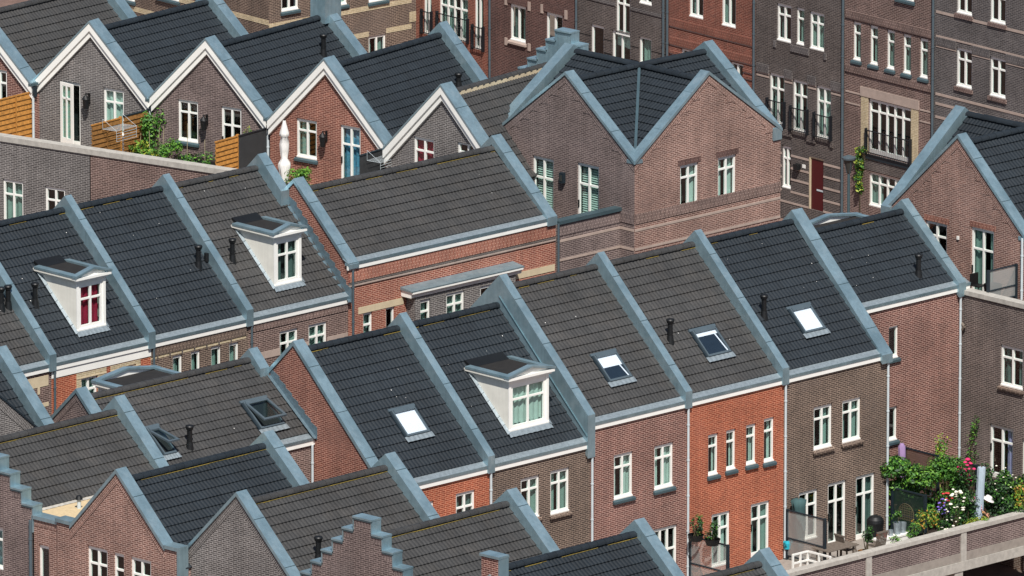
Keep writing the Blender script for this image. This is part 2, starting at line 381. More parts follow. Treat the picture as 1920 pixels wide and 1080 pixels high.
def tiles(mb, P0, eu, es, Ls, rng, mat, off=0):
    n = eu.cross(es).normalized(); n = n if n.z > 0 else -n
    prof = [(0, .0), (.18, .011), (.36, .019), (.56, .016), (.74, .004), (.88, -.004)]
    k = 0; nk = max(1, round(Ls / TG)); g = Ls / nk
    for k in range(nk):
        s0, s1 = k * g, (k + 1) * g; a0, a1 = rng((s0 + s1) / 2)
        if a1 - a0 < .05: continue
        sh = .5 * TC * 0; xs = []
        i = math.floor(a0 / TC)
        while i * TC < a1:
            for f, hh in prof:
                x = (i + f) * TC
                if a0 <= x <= a1: xs.append((x, hh))
            i += 1
        xs = [(a0, .01)] + xs + [(a1, .01)]
        jit = rnd.uniform(-.004, .006)
        low = [P0 + eu * x + es * (s0 - .03) + n * (hh + .052 + jit + off) for x, hh in xs]
        lowb = [P0 + eu * x + es * (s0 - .03) + n * (hh * .3 - .01 + off) for x, hh in xs]
        top = [P0 + eu * x + es * s1 + n * (hh + .006 + off) for x, hh in xs]
        uvf = lambda a, b: ((xs[b][0]) / TC, k + .5)
        mb.grid([low, top], mat, lambda a, b: (xs[b][0] / TC + 1e-4, k + .2 + .6 * a))
        mb.grid([lowb, low], mat, lambda a, b: (xs[b][0] / TC + 1e-4, k + .2))
def ridge(mb, p0, p1, r, mat, moss=None, side=None):
    L = (p1 - p0).length; d = (p1 - p0).normalized(); b = d.cross(Z).normalized(); n = max(1, round(L / .36)); up = b.cross(d)
    for i in range(n):
        q0 = p0 + d * (L * i / n); q1 = p0 + d * (L * (i + 1) / n + .03); rr = r
        A, B = [], []
        for t in range(7):
            an = math.pi * (-.08 + 1.16 * t / 6)
            o = b * math.cos(an) + up * math.sin(an) * .75
            A.append(q0 + o * (rr + .012)); B.append(q1 + o * (rr - .008) + up * .004)
        mb.grid([A, B], mat, lambda a, b_: (i * 7.13 + .5, 3.5)); mb.face(A, mat, uvs=[(i * 7.13 + .5, 3.5)] * 7)
    if moss and side is not None:
        s0 = 0
        while s0 < L - .1:
            ln = rnd.uniform(.2, .8)
            if rnd.random() < moss:
                e = min(L, s0 + ln); q = p0 + side * (r + .022) - Z * (r * .35); w = rnd.uniform(.008, .02)
                mb.face([q + d * s0, q + d * e, q + d * e - Z * w + side * w * .7, q + d * s0 - Z * w + side * w * .7], 'moss')
            s0 += ln
def band(h, W, a0, a1, z0, z1, mat, proud=.018, name='brick_band', soldier=False):
    mb = MB()
    if soldier:
        pts = [W.P(a0, z0, proud), W.P(a1, z0, proud), W.P(a1, z1, proud), W.P(a0, z1, proud)]
        mb.face(pts, mat, Z, W.h)
        for i in range(4):
            j = (i + 1) % 4; mb.face([pts[i], pts[j], pts[j] - W.n * proud, pts[i] - W.n * proud], mat)
    else: mb.wbox(W, a0, a1, z0, z1, .0005, proud, mat)
    return h.part(name, mb)
def slope_prism(mb, F, u0, u1, top, drop, mat, mtop=None):    # top: [(v,z)...] walked along; body hangs `drop` below
    pts = [F.W(u0, v, z) for v, z in top] + [F.W(u0, v, z - drop) for v, z in reversed(top)]
    n = len(top); mats = [mtop or mat] * (n - 1) + [mat] * (n + 1)
    mb.prism(pts, F.u * (u1 - u0), mat, None, mats)
def seams(mb, F, u0, u1, p, q, mat, step=1.9):
    L = math.hypot(q[0] - p[0], q[1] - p[1]); k = step * .6
    while k < L - .3:
        t = k / L; v, z = p[0] + (q[0] - p[0]) * t, p[1] + (q[1] - p[1]) * t
        A = F.W(u0 - .004, v, z); mb.box(A + Z * -.001, F.u * (u1 - u0 + .008), F.v * .02, Z * .008, mat); k += step
def parapet(h, F, u0, u1, top, drop=.55, name='parapet', panel=False):
    mb = MB(); slope_prism(mb, F, u0, u1, top, drop, 'zinc')
    for p, q in zip(top, top[1:]): seams(mb, F, u0, u1, p, q, 'zinc_dark')
    return h.part(name, mb)
def gutter(h, F, u0, u1, ze, v=0, fascia='white', lead=True, fh=.15, k=.93):
    mb = MB(); e = F.u * (u1 - u0)
    mb.prism([F.W(u0, v + .002, ze), F.W(u0, v + .07, ze), F.W(u0, v + .07, ze + fh), F.W(u0, v + .002, ze + fh)], e, fascia); h.part('fascia', mb)
    mb = MB(); z = ze + fh
    mb.prism([F.W(u0, v - .1, z), F.W(u0, v + .09, z), F.W(u0, v + .11, z + .11), F.W(u0, v + .09, z + .11), F.W(u0, v + .07, z + .08), F.W(u0, v - .1, z + .08)], e, 'zinc')
    h.part('gutter', mb)
    if lead:
        mb = MB(); n = int((u1 - u0) / .11); A, B = [], []
        for i in range(n + 1):
            w = .003 * (i % 2)
            A.append(F.W(u0 + (u1 - u0) * i / n, v + .06, ze + .245 + w * .3)); B.append(F.W(u0 + (u1 - u0) * i / n, v - .22, ze + .2 + .22 * k + .005 + w))
        mb.grid([A, B], 'lead', None, False); h.part('lead_apron', mb)
def downpipe(h, p0, z0, mat='pipe_white', r=.045, name='downpipe'):
    mb = MB(); q = V((p0.x, p0.y, z0)); mb.tube(p0, q, r, mat, n=10); z = p0.z - .6
    while z > z0 + .2: mb.tube(V((p0.x, p0.y, z)), V((p0.x, p0.y, z - .05)), r + .012, mat, n=10); z -= 1.25
    h.part(name, mb)
def flashing(h, F, u, pts, ln=.34, hgt=.27):                   # stepped lead along a roof / wall junction, on a wall facing -u
    mb = MB(); (v0, z0), (v1, z1) = pts; n = int(abs(v1 - v0) / ln * 1.25)
    for i in range(n):
        t0, t1 = i / n, (i + 1) / n; va, vb = v0 + (v1 - v0) * t0, v0 + (v1 - v0) * (t1 + .06); za, zb = z0 + (z1 - z0) * t0, z0 + (z1 - z0) * (t1 + .06)
        o = .006 + .004 * (i % 2)
        q = [F.W(u - o, va, za - .03), F.W(u - o, vb, zb - .03), F.W(u - o, vb, za + .06), F.W(u - o, va, za + hgt)]
        mb.prism(q, F.u * -.012, 'lead_dark')
        q = [F.W(u - o, va, za + .03), F.W(u - o, vb, zb + .03), F.W(u - .16, vb, zb + .045), F.W(u - .16, va, za + .045)]
        mb.face(q, 'lead_dark')
    h.part('flashing', mb)
def vent_pipe(h, base, hgt=.74, r=.09):
    mb = MB(); b = base - Z * .15
    mb.tube(b, b + Z * (hgt + .1), r, 'black', n=12); mb.tube(b + Z * (hgt + .02), b + Z * (hgt + .13), r * 1.25, 'black', r * 1.65, n=12); mb.tube(b + Z * (hgt + .13), b + Z * (hgt + .17), r * 1.65, 'black', r * 1.4, n=12)
    mb.tube(b + Z * .0, b + Z * .34, r * 1.7, 'black', r * 1.15, n=12)
    h.part('vent_pipe', mb)
def roof_plane(F, ve, ze, vr, zr):                            # returns helper mapping photo point -> (u, v, z) on that slope
    k = (zr - ze) / (vr - ve)
    def f(p):
        o = F._l(CAMP - F.O); r = F._l(ray(p)); t = (ze + k * (o.y - ve) - o.z) / (r.z - k * r.y); q = o + r * t; return q.x, q.y, q.z
    return f
def roof_window(h, F, RP, tl, tr, br, glass='blind', open_=0):
    u0, v0, _ = RP(tl); u1, _, _ = RP(tr); _, v1, _ = RP(br); k = (RP(tl)[2] - RP(br)[2]) / (v0 - v1); zz = lambda v: RP(tl)[2] + k * (v - v0)
    n = F.v * -k + Z; n.normalize(); ev = (F.v + Z * k).normalized(); L = (v1 - v0) * math.sqrt(1 + k * k); P = F.W(u0, v0, zz(v0)); w = u1 - u0
    mb = MB(); fr = .06
    def bx(x0, x1, y0, y1, d0, d1, m, M=None): (M or mb).prism([P + F.u * x + ev * y + n * d0 for x, y in ((x0, y0), (x1, y0), (x1, y1), (x0, y1))], n * (d1 - d0), m)
    bx(-.08, w + .08, -.1, 0, 0, .075, 'pipe_grey'); bx(0, fr, 0, L, 0, .11, 'pipe_grey'); bx(w - fr, w, 0, L, 0, .11, 'pipe_grey'); bx(fr, w - fr, 0, .13, 0, .14, 'pipe_grey'); bx(fr, w - fr, L - .07, L, 0, .11, 'pipe_grey')
    A, B = [], []
    for i in range(13): A.append(P + F.u * (-.1 + (w + .2) * i / 12) + ev * L + n * (.05 + .012 * (i % 2))); B.append(P + F.u * (-.1 + (w + .2) * i / 12) + ev * (L + .22) + n * (.075 + .014 * (i % 2)))
    mb.grid([A, B], 'lead', None, False)
    bx(-.07, -.004, -.05, L, .0, .06, 'steel_dark'); bx(w + .004, w + .07, -.05, L, .0, .06, 'steel_dark')
    ro = h.part('roof_window', mb)
    if not open_:
        g = MB(); g.face([P + F.u * x + ev * y + n * .085 for x, y in ((fr, .13), (w - fr, .13), (w - fr, L - .07), (fr, L - .07))], 'glass_roof'); h.part('pane', g, ro)
        g = MB(); m_ = {'blind': 'blind_white', 'half': 'dark_room', 'frame': 'dark_room'}[glass]
        g.face([P + F.u * x + ev * y + n * .056 for x, y in ((fr, .13), (w - fr, .13), (w - fr, L - .07), (fr, L - .07))], m_ if glass == 'blind' else 'steel_dark')
        if glass != 'blind':
            yb = .55 if glass == 'half' else .28
            g.face([P + F.u * x + ev * y + n * .066 for x, y in ((fr, .13), (w - fr, .13), (w - fr, yb), (fr, yb))], 'blind_white')
            g.face([P + F.u * x + ev * y + n * .070 for x, y in ((w - fr - .16, yb), (w - fr - .1, yb), (w - fr, L - .07), (w - fr - .06, L - .07))], 'blind_white')
        h.part('blind', g, ro)
    else:
        g = MB(); g.face([P + F.u * x + ev * y + n * .03 for x, y in ((fr, .13), (w - fr, .13), (w - fr, L - .07), (fr, L - .07))], 'dark_room'); h.part('interior', g, ro)
        c0 = P + ev * (L * .28) + n * .16; an = math.radians(open_); e2 = ev * math.cos(an) + n * math.sin(an); n2 = n * math.cos(an) - ev * math.sin(an); S = MB(); L2 = L - .12
        st = c0 - e2 * (L * .22)
        def b2(x0, x1, y0, y1, m): S.prism([st + F.u * x + e2 * y for x, y in ((x0, y0), (x1, y0), (x1, y1), (x0, y1))], n2 * .06, m)
        b2(.02, .11, 0, L2, 'pipe_grey'); b2(w - .11, w - .02, 0, L2, 'pipe_grey'); b2(.11, w - .11, 0, .09, 'pipe_grey'); b2(.11, w - .11, L2 - .09, L2, 'pipe_grey')
        so_ = h.part('sash', S, ro); g = MB(); g.face([st + F.u * x + e2 * y + n2 * .03 for x, y in ((.1, .08), (w - .1, .08), (w - .1, L2 - .08), (.1, L2 - .08))], 'glass'); h.part('pane', g, ro)
def dormer_px(h, F, RP, bl, br, top, **kw):
    u0, vf, zb = RP(bl); u1, _, _ = RP(br); zt = F.on_v(top, vf)[1]; q = RP((bl[0], bl[1] + 20))
    return dormer(h, F, u0, u1, vf, zb, zt, (zb - q[2]) / (vf - q[1]), **kw)
def dormer(h, F, u0, u1, vf, zb, zt, k, curt='net', style='cross', recess_shade=True):
    W = Wall(F, 'v', vf); vb = vf - (zt - .1 - zb) / -k; w = u1 - u0
    mb = MB()
    for u, m in ((u0, 'cream_panel'), (u1 - .03, 'cream_panel')):
        mb.prism([F.W(u, vf, zb - .1), F.W(u, vf, zt - .02), F.W(u, vb - .1, zt - .02), F.W(u, vb - .1, zt - .2)], F.u * .03, m)
    W.op = []
    wa = (u0 + .13, u1 - .13, zb + .1, zt - .29)
    mb.wbox(W, u0 + .03, wa[0], zb - .1, zt - .02, -.06, .0, 'white'); mb.wbox(W, wa[1], u1 - .03, zb - .1, zt - .02, -.06, .0, 'white'); mb.wbox(W, wa[0], wa[1], zb - .1, wa[2], -.06, 0, 'white'); mb.wbox(W, wa[0], wa[1], wa[3], zt - .02, -.06, 0, 'white')
    for a in (u0 - .01, u1 - .10): mb.wbox(W, a, a + .11, zb, zt - .05, .001, .03, 'white')
    mb.wbox(W, u0 - .02, u1 + .02, zb - .02, zb + .1, .002, .05, 'white')
    do = h.part('dormer', mb)
    # cornice in two courses along the front and both sides
    mb = MB()
    for (o, z0, z1) in ((.07, zt - .17, zt - .09), (.15, zt - .09, zt)):
        mb.wbox(W, u0 - o, u1 + o, z0, z1, -.02, o + .03, 'white')
        mb.prism([F.W(u0 - o, vf - .02, z0), F.W(u0 - o, vf - .02, z1), F.W(u0 - o, vb - .05, z1), F.W(u0 - o, vb - .05, z0)], F.u * (o - .002), 'cream_panel')
        mb.prism([F.W(u1 + .002, vf - .02, z0), F.W(u1 + .002, vf - .02, z1), F.W(u1 + .002, vb - .05, z1), F.W(u1 + .002, vb - .05, z0)], F.u * (o - .002), 'cream_panel')
    um, rise = (u0 + u1) / 2, .21
    mb.prism([F.W(u0 - .1, vf + .04, zt), F.W(u1 + .1, vf + .04, zt), F.W(um, vf + .04, zt + rise)], F.v * .05, 'white')
    h.part('cornice', mb, do)
    # zinc rim: raised kerbs along both sides and up over the pediment, dark felt between
    mb = MB(); o = .17
    for s, ua in ((1, u0), (-1, u1)):
        eu_ = F.u * s; a = F.W(ua, vf + .18, 0) - eu_ * o
        mb.prism([a + Z * zt, a + Z * (zt + .07), a + eu_ * .25 + Z * (zt + .085), a + eu_ * .25 + Z * zt], F.v * -(vf + .18 - vb - .02), 'zinc')
        mb.prism([F.W(ua, vf + .20, zt + .0) - eu_ * (o + .01), F.W(ua, vf + .20, zt + .085) - eu_ * (o + .01), F.W(um, vf + .20, zt + rise + .085), F.W(um, vf + .20, zt + rise + .02)], F.v * -.24, 'zinc')
    h.part('roof_rim', mb, do)
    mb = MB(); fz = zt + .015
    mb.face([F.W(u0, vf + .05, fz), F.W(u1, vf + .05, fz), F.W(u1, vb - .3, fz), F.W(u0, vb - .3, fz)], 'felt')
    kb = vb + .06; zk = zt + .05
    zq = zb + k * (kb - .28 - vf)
    if recess_shade: mb.prism([F.W(u0 + .06, kb + .1, fz + .004), F.W(u0 + .06, kb - .28, zq + .10), F.W(u0 + .06, kb - .30, zq + .03), F.W(u0 + .06, kb, fz - .1)], F.u * (w - .12), 'black')  # black strip painted in as the shade of the recess behind the roof
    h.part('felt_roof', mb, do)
    mb = MB()                                                  # lead: front apron and stepped side flashing
    A, B = [], []; n = 17; zz = lambda v: zb + k * (v - vf)
    for i in range(n): A.append(F.W(u0 - .05 + (w + .1) * i / (n - 1), vf + .02, zb + .08)); B.append(F.W(u0 - .08 + (w + .16) * i / (n - 1), vf + .2, zz(vf + .2) + .075 + .016 * (i % 2)))
    mb.grid([A, B], 'lead', None, False)
    for s, ua in ((-1, u0), (1, u1)):
        n = 8
        for i in range(n):
            va, vb_ = vf + .1 + (vb - vf - .05) * i / n, vf + .1 + (vb - vf - .05) * (i + 1.1) / n
            mb.face([F.W(ua + s * .005, va, zz(va) + .13), F.W(ua + s * .12, va, zz(va) + .08), F.W(ua + s * .12, vb_, zz(vb_) + .08), F.W(ua + s * .005, vb_, zz(vb_) + .13)], 'lead')
    h.part('flashing', mb, do)
    W.op = []
    window(h, W, *wa, style=style, curt=curt, name='window_frame', rec=.01, parent=do, open_op=False, sill='none', tz=.66)
    return do
def verge(h, W, apex, low, d0=.05, d1=-.40, t=.11, up=.0, name='gable_cap', mat='zinc', horiz=None):
    mb = MB()
    for lo in low:
        (a0, z0), (a1, z1) = apex, lo; L = math.hypot(a1 - a0, z1 - z0); ta = t * L / abs(a1 - a0)
        mb.prism([W.P(a0, z0 + up, d0), W.P(a1, z1 + up, d0), W.P(a1, z1 + up - ta, d0), W.P(a0, z0 + up - ta, d0)], W.n * (d1 - d0), mat)
        k = 1.1
        while k < L - .3:
            f = k / L; a, z = a0 + (a1 - a0) * f, z0 + (z1 - z0) * f + up
            mb.box(W.P(a, z - .002, d0 + .004), W.n * (d1 - d0 - .008), W.h * .018, Z * .009, 'zinc_dark'); k += 1.9
    return h.part(name, mb)
def soldier(h, W, apex, lows, mat, drop, wdt=.22, d=.005, teeth=False):
    mb = MB()
    for lo in lows:
        (a0, z0), (a1, z1) = apex, lo; L = math.hypot(a1 - a0, z1 - z0); ca, sz = (a1 - a0) / L, (z1 - z0) / L; ta = wdt * L / abs(a1 - a0); da = drop * L / abs(a1 - a0)
        mb.face([W.P(a0, z0 - da, d), W.P(a1, z1 - da, d), W.P(a1, z1 - da - ta, d), W.P(a0, z0 - da - ta, d)], mat, (W.h * -sz + Z * ca), (W.h * ca + Z * sz))
        s = 1 if a1 > a0 else -1
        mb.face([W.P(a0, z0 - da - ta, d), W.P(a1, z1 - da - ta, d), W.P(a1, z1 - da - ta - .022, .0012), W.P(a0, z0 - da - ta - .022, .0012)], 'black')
        if teeth:
            k = .5
            while k < L - .4:
                a, z = a0 + ca * k, z0 + sz * k - da - ta; q = .42
                e = (a + ca * q, z + sz * q); pts = [W.P(a, z, d - .001), W.P(e[0], e[1], d - .001), W.P(e[0] - s * .0, e[1], d - .001), W.P(a, e[1], d - .001)]
                mb.face([W.P(a, z, d - .001), W.P(e[0], e[1], d - .001), W.P(a, e[1], d - .001)], mat, (W.h * -sz + Z * ca), (W.h * ca + Z * sz)); mb.face([W.P(a, z, d - .001), W.P(a, e[1], d - .001), W.P(a, e[1], 0), W.P(a, z, 0)], mat)
                mb.face([W.P(a, e[1], d - .001), W.P(e[0], e[1], d - .001), W.P(e[0], e[1], -.001), W.P(a, e[1], -.001)], mat); k += .62
    h.part('brick_edging', mb)
# ------------------------------------------------------------------ ground and decks
def slab(name, F, u0, u1, v0, v1, z, mat, th=.25):
    mb = MB(); mb.box(F.W(u0, v0, z - th), F.u * (u1 - u0), F.v * (v1 - v0), Z * th, mat)
    return struct(mb.build(name))
mb = MB(); mb.face([V((-900, -500, 0)), V((900, -500, 0)), V((900, 1500, 0)), V((-900, 1500, 0))], 'brick_paving'); struct(mb.build('ground'))

def gable_poly(vl, vr, zel, va, za, zer, z0=0): return [(vl, z0), (vr, z0), (vr, zer), (va, za), (vl, zel)]
def row(h, F, u0, u1, ze, vr, zr, tm, vf=0, vb=None, skip_gutter=False, gu=None, moss=.5, gap=.0):
    zt = ze + .2; k = (zr - zt) / (vf - vr); vb = 2 * vr - vf if vb is None else vb; zb = zr - k * (vr - vb)
    L = math.hypot(vf - vr, zr - zt); P0 = F.W(u0, vf, zt); es = (F.W(u0, vr, zr) - P0).normalized(); mb = MB()
    tiles(mb, P0 + es * .26, F.u, es, L - .26, lambda s: (gap, u1 - u0), tm)
    P1 = F.W(u1, vb, zb); e2 = (F.W(u1, vr, zr) - P1).normalized()
    tiles(mb, P1, -F.u, e2, math.hypot(vr - vb, zr - zb), lambda s: (0, u1 - u0), tm)
    nn = es.cross(F.u).normalized(); nn = nn if nn.z > 0 else -nn
    for _ in range(5 if tm == 'tile_dark' else 2):               # gull droppings
        q = P0 + F.u * rnd.uniform(.5, max(.6, u1 - u0 - .5)) + es * (L * rnd.uniform(.25, .95)) + nn * .085; s_ = rnd.uniform(.008, .02); mb.face([q - F.u * s_, q - es * s_ * 1.5, q + F.u * s_, q + es * s_], 'white')
    h.part('roof', mb)
    mb = MB(); ridge(mb, F.W(u0, vr, zr + .03), F.W(u1, vr, zr + .03), .15, tm, moss, F.v * .8 - Z * .1); h.part('ridge_tiles', mb)
    if not skip_gutter: g = gu or (u0, u1); gutter(h, F, g[0], g[1], ze, vf, k=k)
    # rear wall, and inside face of the loft so nothing shines through
    mb = MB(); mb.face([F.W(u0, vb + .1, 0), F.W(u1, vb + .1, 0), F.W(u1, vb + .1, zb - .02), F.W(u0, vb + .1, zb - .02)], 'brick_greybrown'); h.part('rear_wall', mb)
    return roof_plane(F, vf, zt + .05, vr, zr + .05)
def house(label, F, u, v, group='terraced brick houses'): return H('terraced_house', label, 'house', F.W(u, v, 0), group)

# ================================================================== the front row of six houses
F = Fr(44, c('L', 1000, 480), 9.0)
U = [-24.1, -19.3, -14.57, -9.96, -5.27, -.12]
GF = 'houses of the front row'
# 1
h = house('orange brick row house with a bare brick end gable and a bright white skylight', F, -21.7, -2, GF)
RP = row(h, F, U[0] + .1, U[1], 8.4, -4.3, 12.6, 'tile_dark', gu=(U[0] - .05, U[1]))
W = Wall(F, 'v', 0); wpx(h, W, c('N', 1532, 466), c('N', 1665, 570), 1.8, curt='dark'); wpx(h, W, c('N', 1262, 540), c('N', 1380, 600), 1.8, curt='netg')
wall(h, W, [[(U[0], 0), (U[1], 0), (U[1], 8.42), (U[0], 8.42)]], 'brick_orange', 'front_wall')
G_ = Wall(F, 'u', U[0]); wall(h, G_, [gable_poly(-8.75, -.003, 8.62, -4.45, 12.84, 8.45)], 'brick_umber', 'gable_wall')
verge(h, G_, (-4.45, 12.98), [(.15, 8.53), (-8.9, 8.68)], .05, -.42, .12)
roof_window(h, F, RP, c('J', 1075, 862), c('J', 1228, 818), c('J', 1345, 1000), 'blind')
parapet(h, F, -19.47, -19.15, [(.12, 8.98), (-4.2, 13.17), (-8.6, 8.95)], .6)
downpipe(h, F.W(U[1] + .02, .06, 8.4), 0)
# 2
h = house('dark-brown brick row house with a wide white dormer in its dark roof', F, -17, -2, GF)
RP = row(h, F, U[1], U[2], 8.4, -4.3, 12.6, 'tile_dark')
W = Wall(F, 'v', 0); wpx(h, W, c('O', 272, 350), c('O', 398, 600), curt='netg', sill='brick', label='window with its left casement tilted open'); wpx(h, W, c('O', 470, 298), c('O', 597, 562), curt='netg', sill='brick')
wall(h, W, [[(U[1], 0), (U[2], 0), (U[2], 8.42), (U[1], 8.42)]], 'brick_greybrown', 'front_wall')
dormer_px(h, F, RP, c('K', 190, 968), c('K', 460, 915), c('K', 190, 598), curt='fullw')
# 3
h = house('red-brown brick row house whose brown roof has a skylight half covered by white blind', F, -12.3, -2, GF)
RP = row(h, F, U[2], U[3], 9.0, -4.3, 13.15, 'tile_brown', gu=(U[2] - .2, U[3]))
W = Wall(F, 'v', 0); wpx(h, W, c('O', 893, 192), c('O', 1020, 462), curt='net', sill='zinc'); wpx(h, W, c('O', 1163, 132), c('O', 1290, 397), curt='net', sill='zinc')
wpx(h, W, c('O', 1150, 690), c('O', 1315, 900), 2.75, style='door3')
wall(h, W, [[(U[2], 0), (U[3], 0), (U[3], 9.02), (U[2], 9.02)]], 'brick_red', 'front_wall')
roof_window(h, F, RP, c('K', 748, 462), c('K', 893, 425), c('K', 1000, 600), 'half')
parapet(h, F, -14.79, -14.44, [(.12, 9.57), (-4.2, 13.7), (-8.6, 9.45)], 1.5, 'zinc_party_wall')
mb = MB()
for du in (0,): 
    for a, b in (((.1, 8.85), (-4.2, 12.98)),): slope_prism(mb, F, -14.82, -14.79, [(a[0], a[1]), (b[0], b[1])], .03, 'zinc_dark')
h.part('zinc_seam', mb); downpipe(h, F.W(U[2] + .05, .06, 9.0), 0)
# 4
h = house('bright orange brick row house with four tall narrow windows upstairs under a brown roof', F, -7.6, -2, GF)
RP = row(h, F, U[3], U[4], 9.0, -4.3, 13.15, 'tile_brown')
W = Wall(F, 'v', 0)
for tl, br in ((c('O', 1522, 57), c('O', 1588, 317)), (c('O', 1642, 27), c('O', 1705, 282)), (c('O', 1775, -8), c('O', 1840, 247)), (c('L', 120, 907), c('P', 190, 237))): wpx(h, W, tl, br, style='single', curt='net', sill='zinc')
wpx(h, W, c('O', 1545, 588), c('O', 1667, 900), 1.9, curt='net'); wpx(h, W, c('P', 30, 540), c('P', 158, 882), style='door', curt='netg')
wall(h, W, [[(U[3], 0), (U[4], 0), (U[4], 9.02), (U[3], 9.02)]], 'brick_orange', 'front_wall')
parapet(h, F, -10.13, -9.81, [(.12, 9.57), (-4.2, 13.7), (-8.6, 9.45)], .6)
roof_window(h, F, RP, c('K', 1405, 298), c('K', 1555, 262), c('K', 1665, 432), 'frame')
u, v, z = RP(c('K', 1268, 350)); vent_pipe(h, F.W(u, v, z))
mb = MB(); u, v, z = RP(c('K', 1345, 470)); mb.box(F.W(u - .15, v - .2, z + .02), F.u * .3, F.v * .3 - Z * .28, Z * .06, 'black'); h.part('roof_vent', mb)
downpipe(h, F.W(U[3] + .02, .06, 9.0), 2.8)
# 5
h = house('grey-brown brick row house above the patio, with a dazzling white skylight and black pipe', F, -2.9, -2, GF)
RP = row(h, F, U[4], U[5] - .1, 9.0, -4.3, 13.15, 'tile_dark', moss=.1, gu=(U[4], U[5] + .05))
W = Wall(F, 'v', 0); wpx(h, W, c('L', 465, 828), c('P', 592, 137), curt='netg', sill='brick'); wpx(h, W, c('L', 663, 783), c('P', 790, 87), curt='netg', sill='brick')
wpx(h, W, c('P', 362, 460), c('P', 490, 900), 1.75, curt=None); wpx(h, W, c('P', 563, 398), c('P', 687, 790), 2.28, style='door'); wpx(h, W, c('P', 757, 348), c('P', 885, 757), style='door', curt='dark')
wall(h, W, [[(U[4], 0), (U[5], 0), (U[5], 9.02), (U[4], 9.02)]], 'brick_greybrown', 'front_wall')
E_ = Wall(F, 'u', U[5]); mb = MB(); mb.face([E_.P(a, z) for a, z in gable_poly(-8.5, -.003, 9.0, -4.3, 13.1, 9.0)], 'brick_greybrown'); h.part('gable_wall', mb)
parapet(h, F, -5.44, -5.12, [(.12, 9.57), (-4.2, 13.7), (-8.6, 9.45)], .6)
parapet(h, F, -.6, -.08, [(.16, 9.2), (-4.3, 13.6), (-8.6, 9.35)], .32)
roof_window(h, F, RP, c('L', 288, 155), c('L', 430, 122), c('L', 530, 290), 'blind')
u, v, z = RP(c('L', 120, 195)); vent_pipe(h, F.W(u, v, z))
downpipe(h, F.W(U[4] + .04, .06, 9.0), 2.8); downpipe(h, F.W(U[5] - .08, .06, 9.0), 2.8)
# 6, set back
h = house('red-brown brick house set back at the row end, with blank wall and short roof', F, 2.5, -4, GF)
RP = row(h, F, U[5] + .02, 5.16, 10.22, -4.3, 12.6, 'tile_dark', vf=-1.6, moss=.05, gu=(U[5] - .1, 5.5))
W = Wall(F, 'v', -1.6); wpx(h, W, c('L', 985, 272), c('L', 1050, 480), style='plain', curt='left', sill='zinc'); wpx(h, W, c('L', 975, 832), c('P', 1042, 90), style='plain', curt='left', sill='zinc')
wall(h, W, [[(U[5], 0), (5.16, 0), (5.16, 10.24), (U[5], 10.24)]], 'brick_red', 'front_wall')
parapet(h, F, 4.86, 5.22, [(-1.45, 10.55), (-4.3, 13.07), (-7.4, 10.4)], .5)
u, v, z = RP(c('H', 1160, 850)); vent_pipe(h, F.W(u, v, z)); mb = MB(); u, v, z = RP(c('H', 1100, 885)); mb.box(F.W(u - .15, v - .2, z + .02), F.u * .3, F.v * .3 - Z * .25, Z * .06, 'black'); h.part('roof_vent', mb)
downpipe(h, F.W(5.03, -1.53, 10.2), 2.8)

k6 = -(12.6 - 10.42) / (4.3 - 1.6); Fb = Fr(224, (960, 540), 10); Fb.O = F.O
dormer(h, Fb, -3.9, -1.15, 5.5, 12.6 + k6 * 1.2, 12.42, k6, curt=None, recess_shade=False)
# ================================================================== house G, abutting the front row's end gable
h = house('brown-roofed house with skylights propped open, abutting a tall bare brick gable', F, -28, -5, 'houses with end gables')
vfG, vrG, zeG, zrG = -3.5, -6.24, 9.58, 12.02
RP = row(h, F, -32.2, U[0] - .02, zeG, vrG, zrG, 'tile_brown', vf=vfG, moss=.9)
W = Wall(F, 'v', vfG); wall(h, W, [[(-32.3, 0), (U[0] - .01, 0), (U[0] - .01, zeG + .02), (-32.3, zeG + .02)]], 'brick_brown', 'front_wall')
G_ = Wall(F, 'u', -32.3); wall(h, G_, [gable_poly(-8.95, vfG, 9.75, vrG, 12.33, 9.75)], 'brick_mauve', 'gable_wall'); verge(h, G_, (vrG, 12.45), [(vfG + .1, 9.82), (-9.05, 9.82)], .05, -.42, .11)
soldier(h, G_, (vrG, 12.45), [(vfG + .1, 9.82), (-9.05, 9.82)], 'brick_mauve', .1)
parapet(h, F, U[0] - .43, U[0] - .02, [(-5.65, 11.86), (vrG, 12.45), (-9, 9.85)], .5)
flashing(h, F, U[0], [(-5.6, 11.55), (vfG + .05, zeG + .3)])
for tl, tr, br, an in ((c('J', 50, 805), c('J', 213, 770), c('J', 350, 945), 17), (c('M', 1050, 25), c('M', 1130, -5), c('M', 1250, 200), 28)): roof_window(h, F, RP, tl, tr, br, open_=an)
u, v, z = RP(c('M', 1372, 150)); vent_pipe(h, F.W(u, v, z))
Fb = Fr(224, (960, 540), 10); Fb.O = F.O                        # same row seen from its rear
ud, vd = F.on_z(c('U', 0, 0), 12)
uL, vL = F.on_z((172, 712), 12.05); k_ = -(zrG - zeG - .2) / (vfG - vrG)
dormer(h, Fb, -(uL + 2.75), -(uL + .17), -(vL + .17), zrG + k_ * (-(vL + .17) + vrG), 11.95, k_, curt=None, recess_shade=False)
downpipe(h, F.W(U[0] - .12, vfG + .06, zeG), 2)

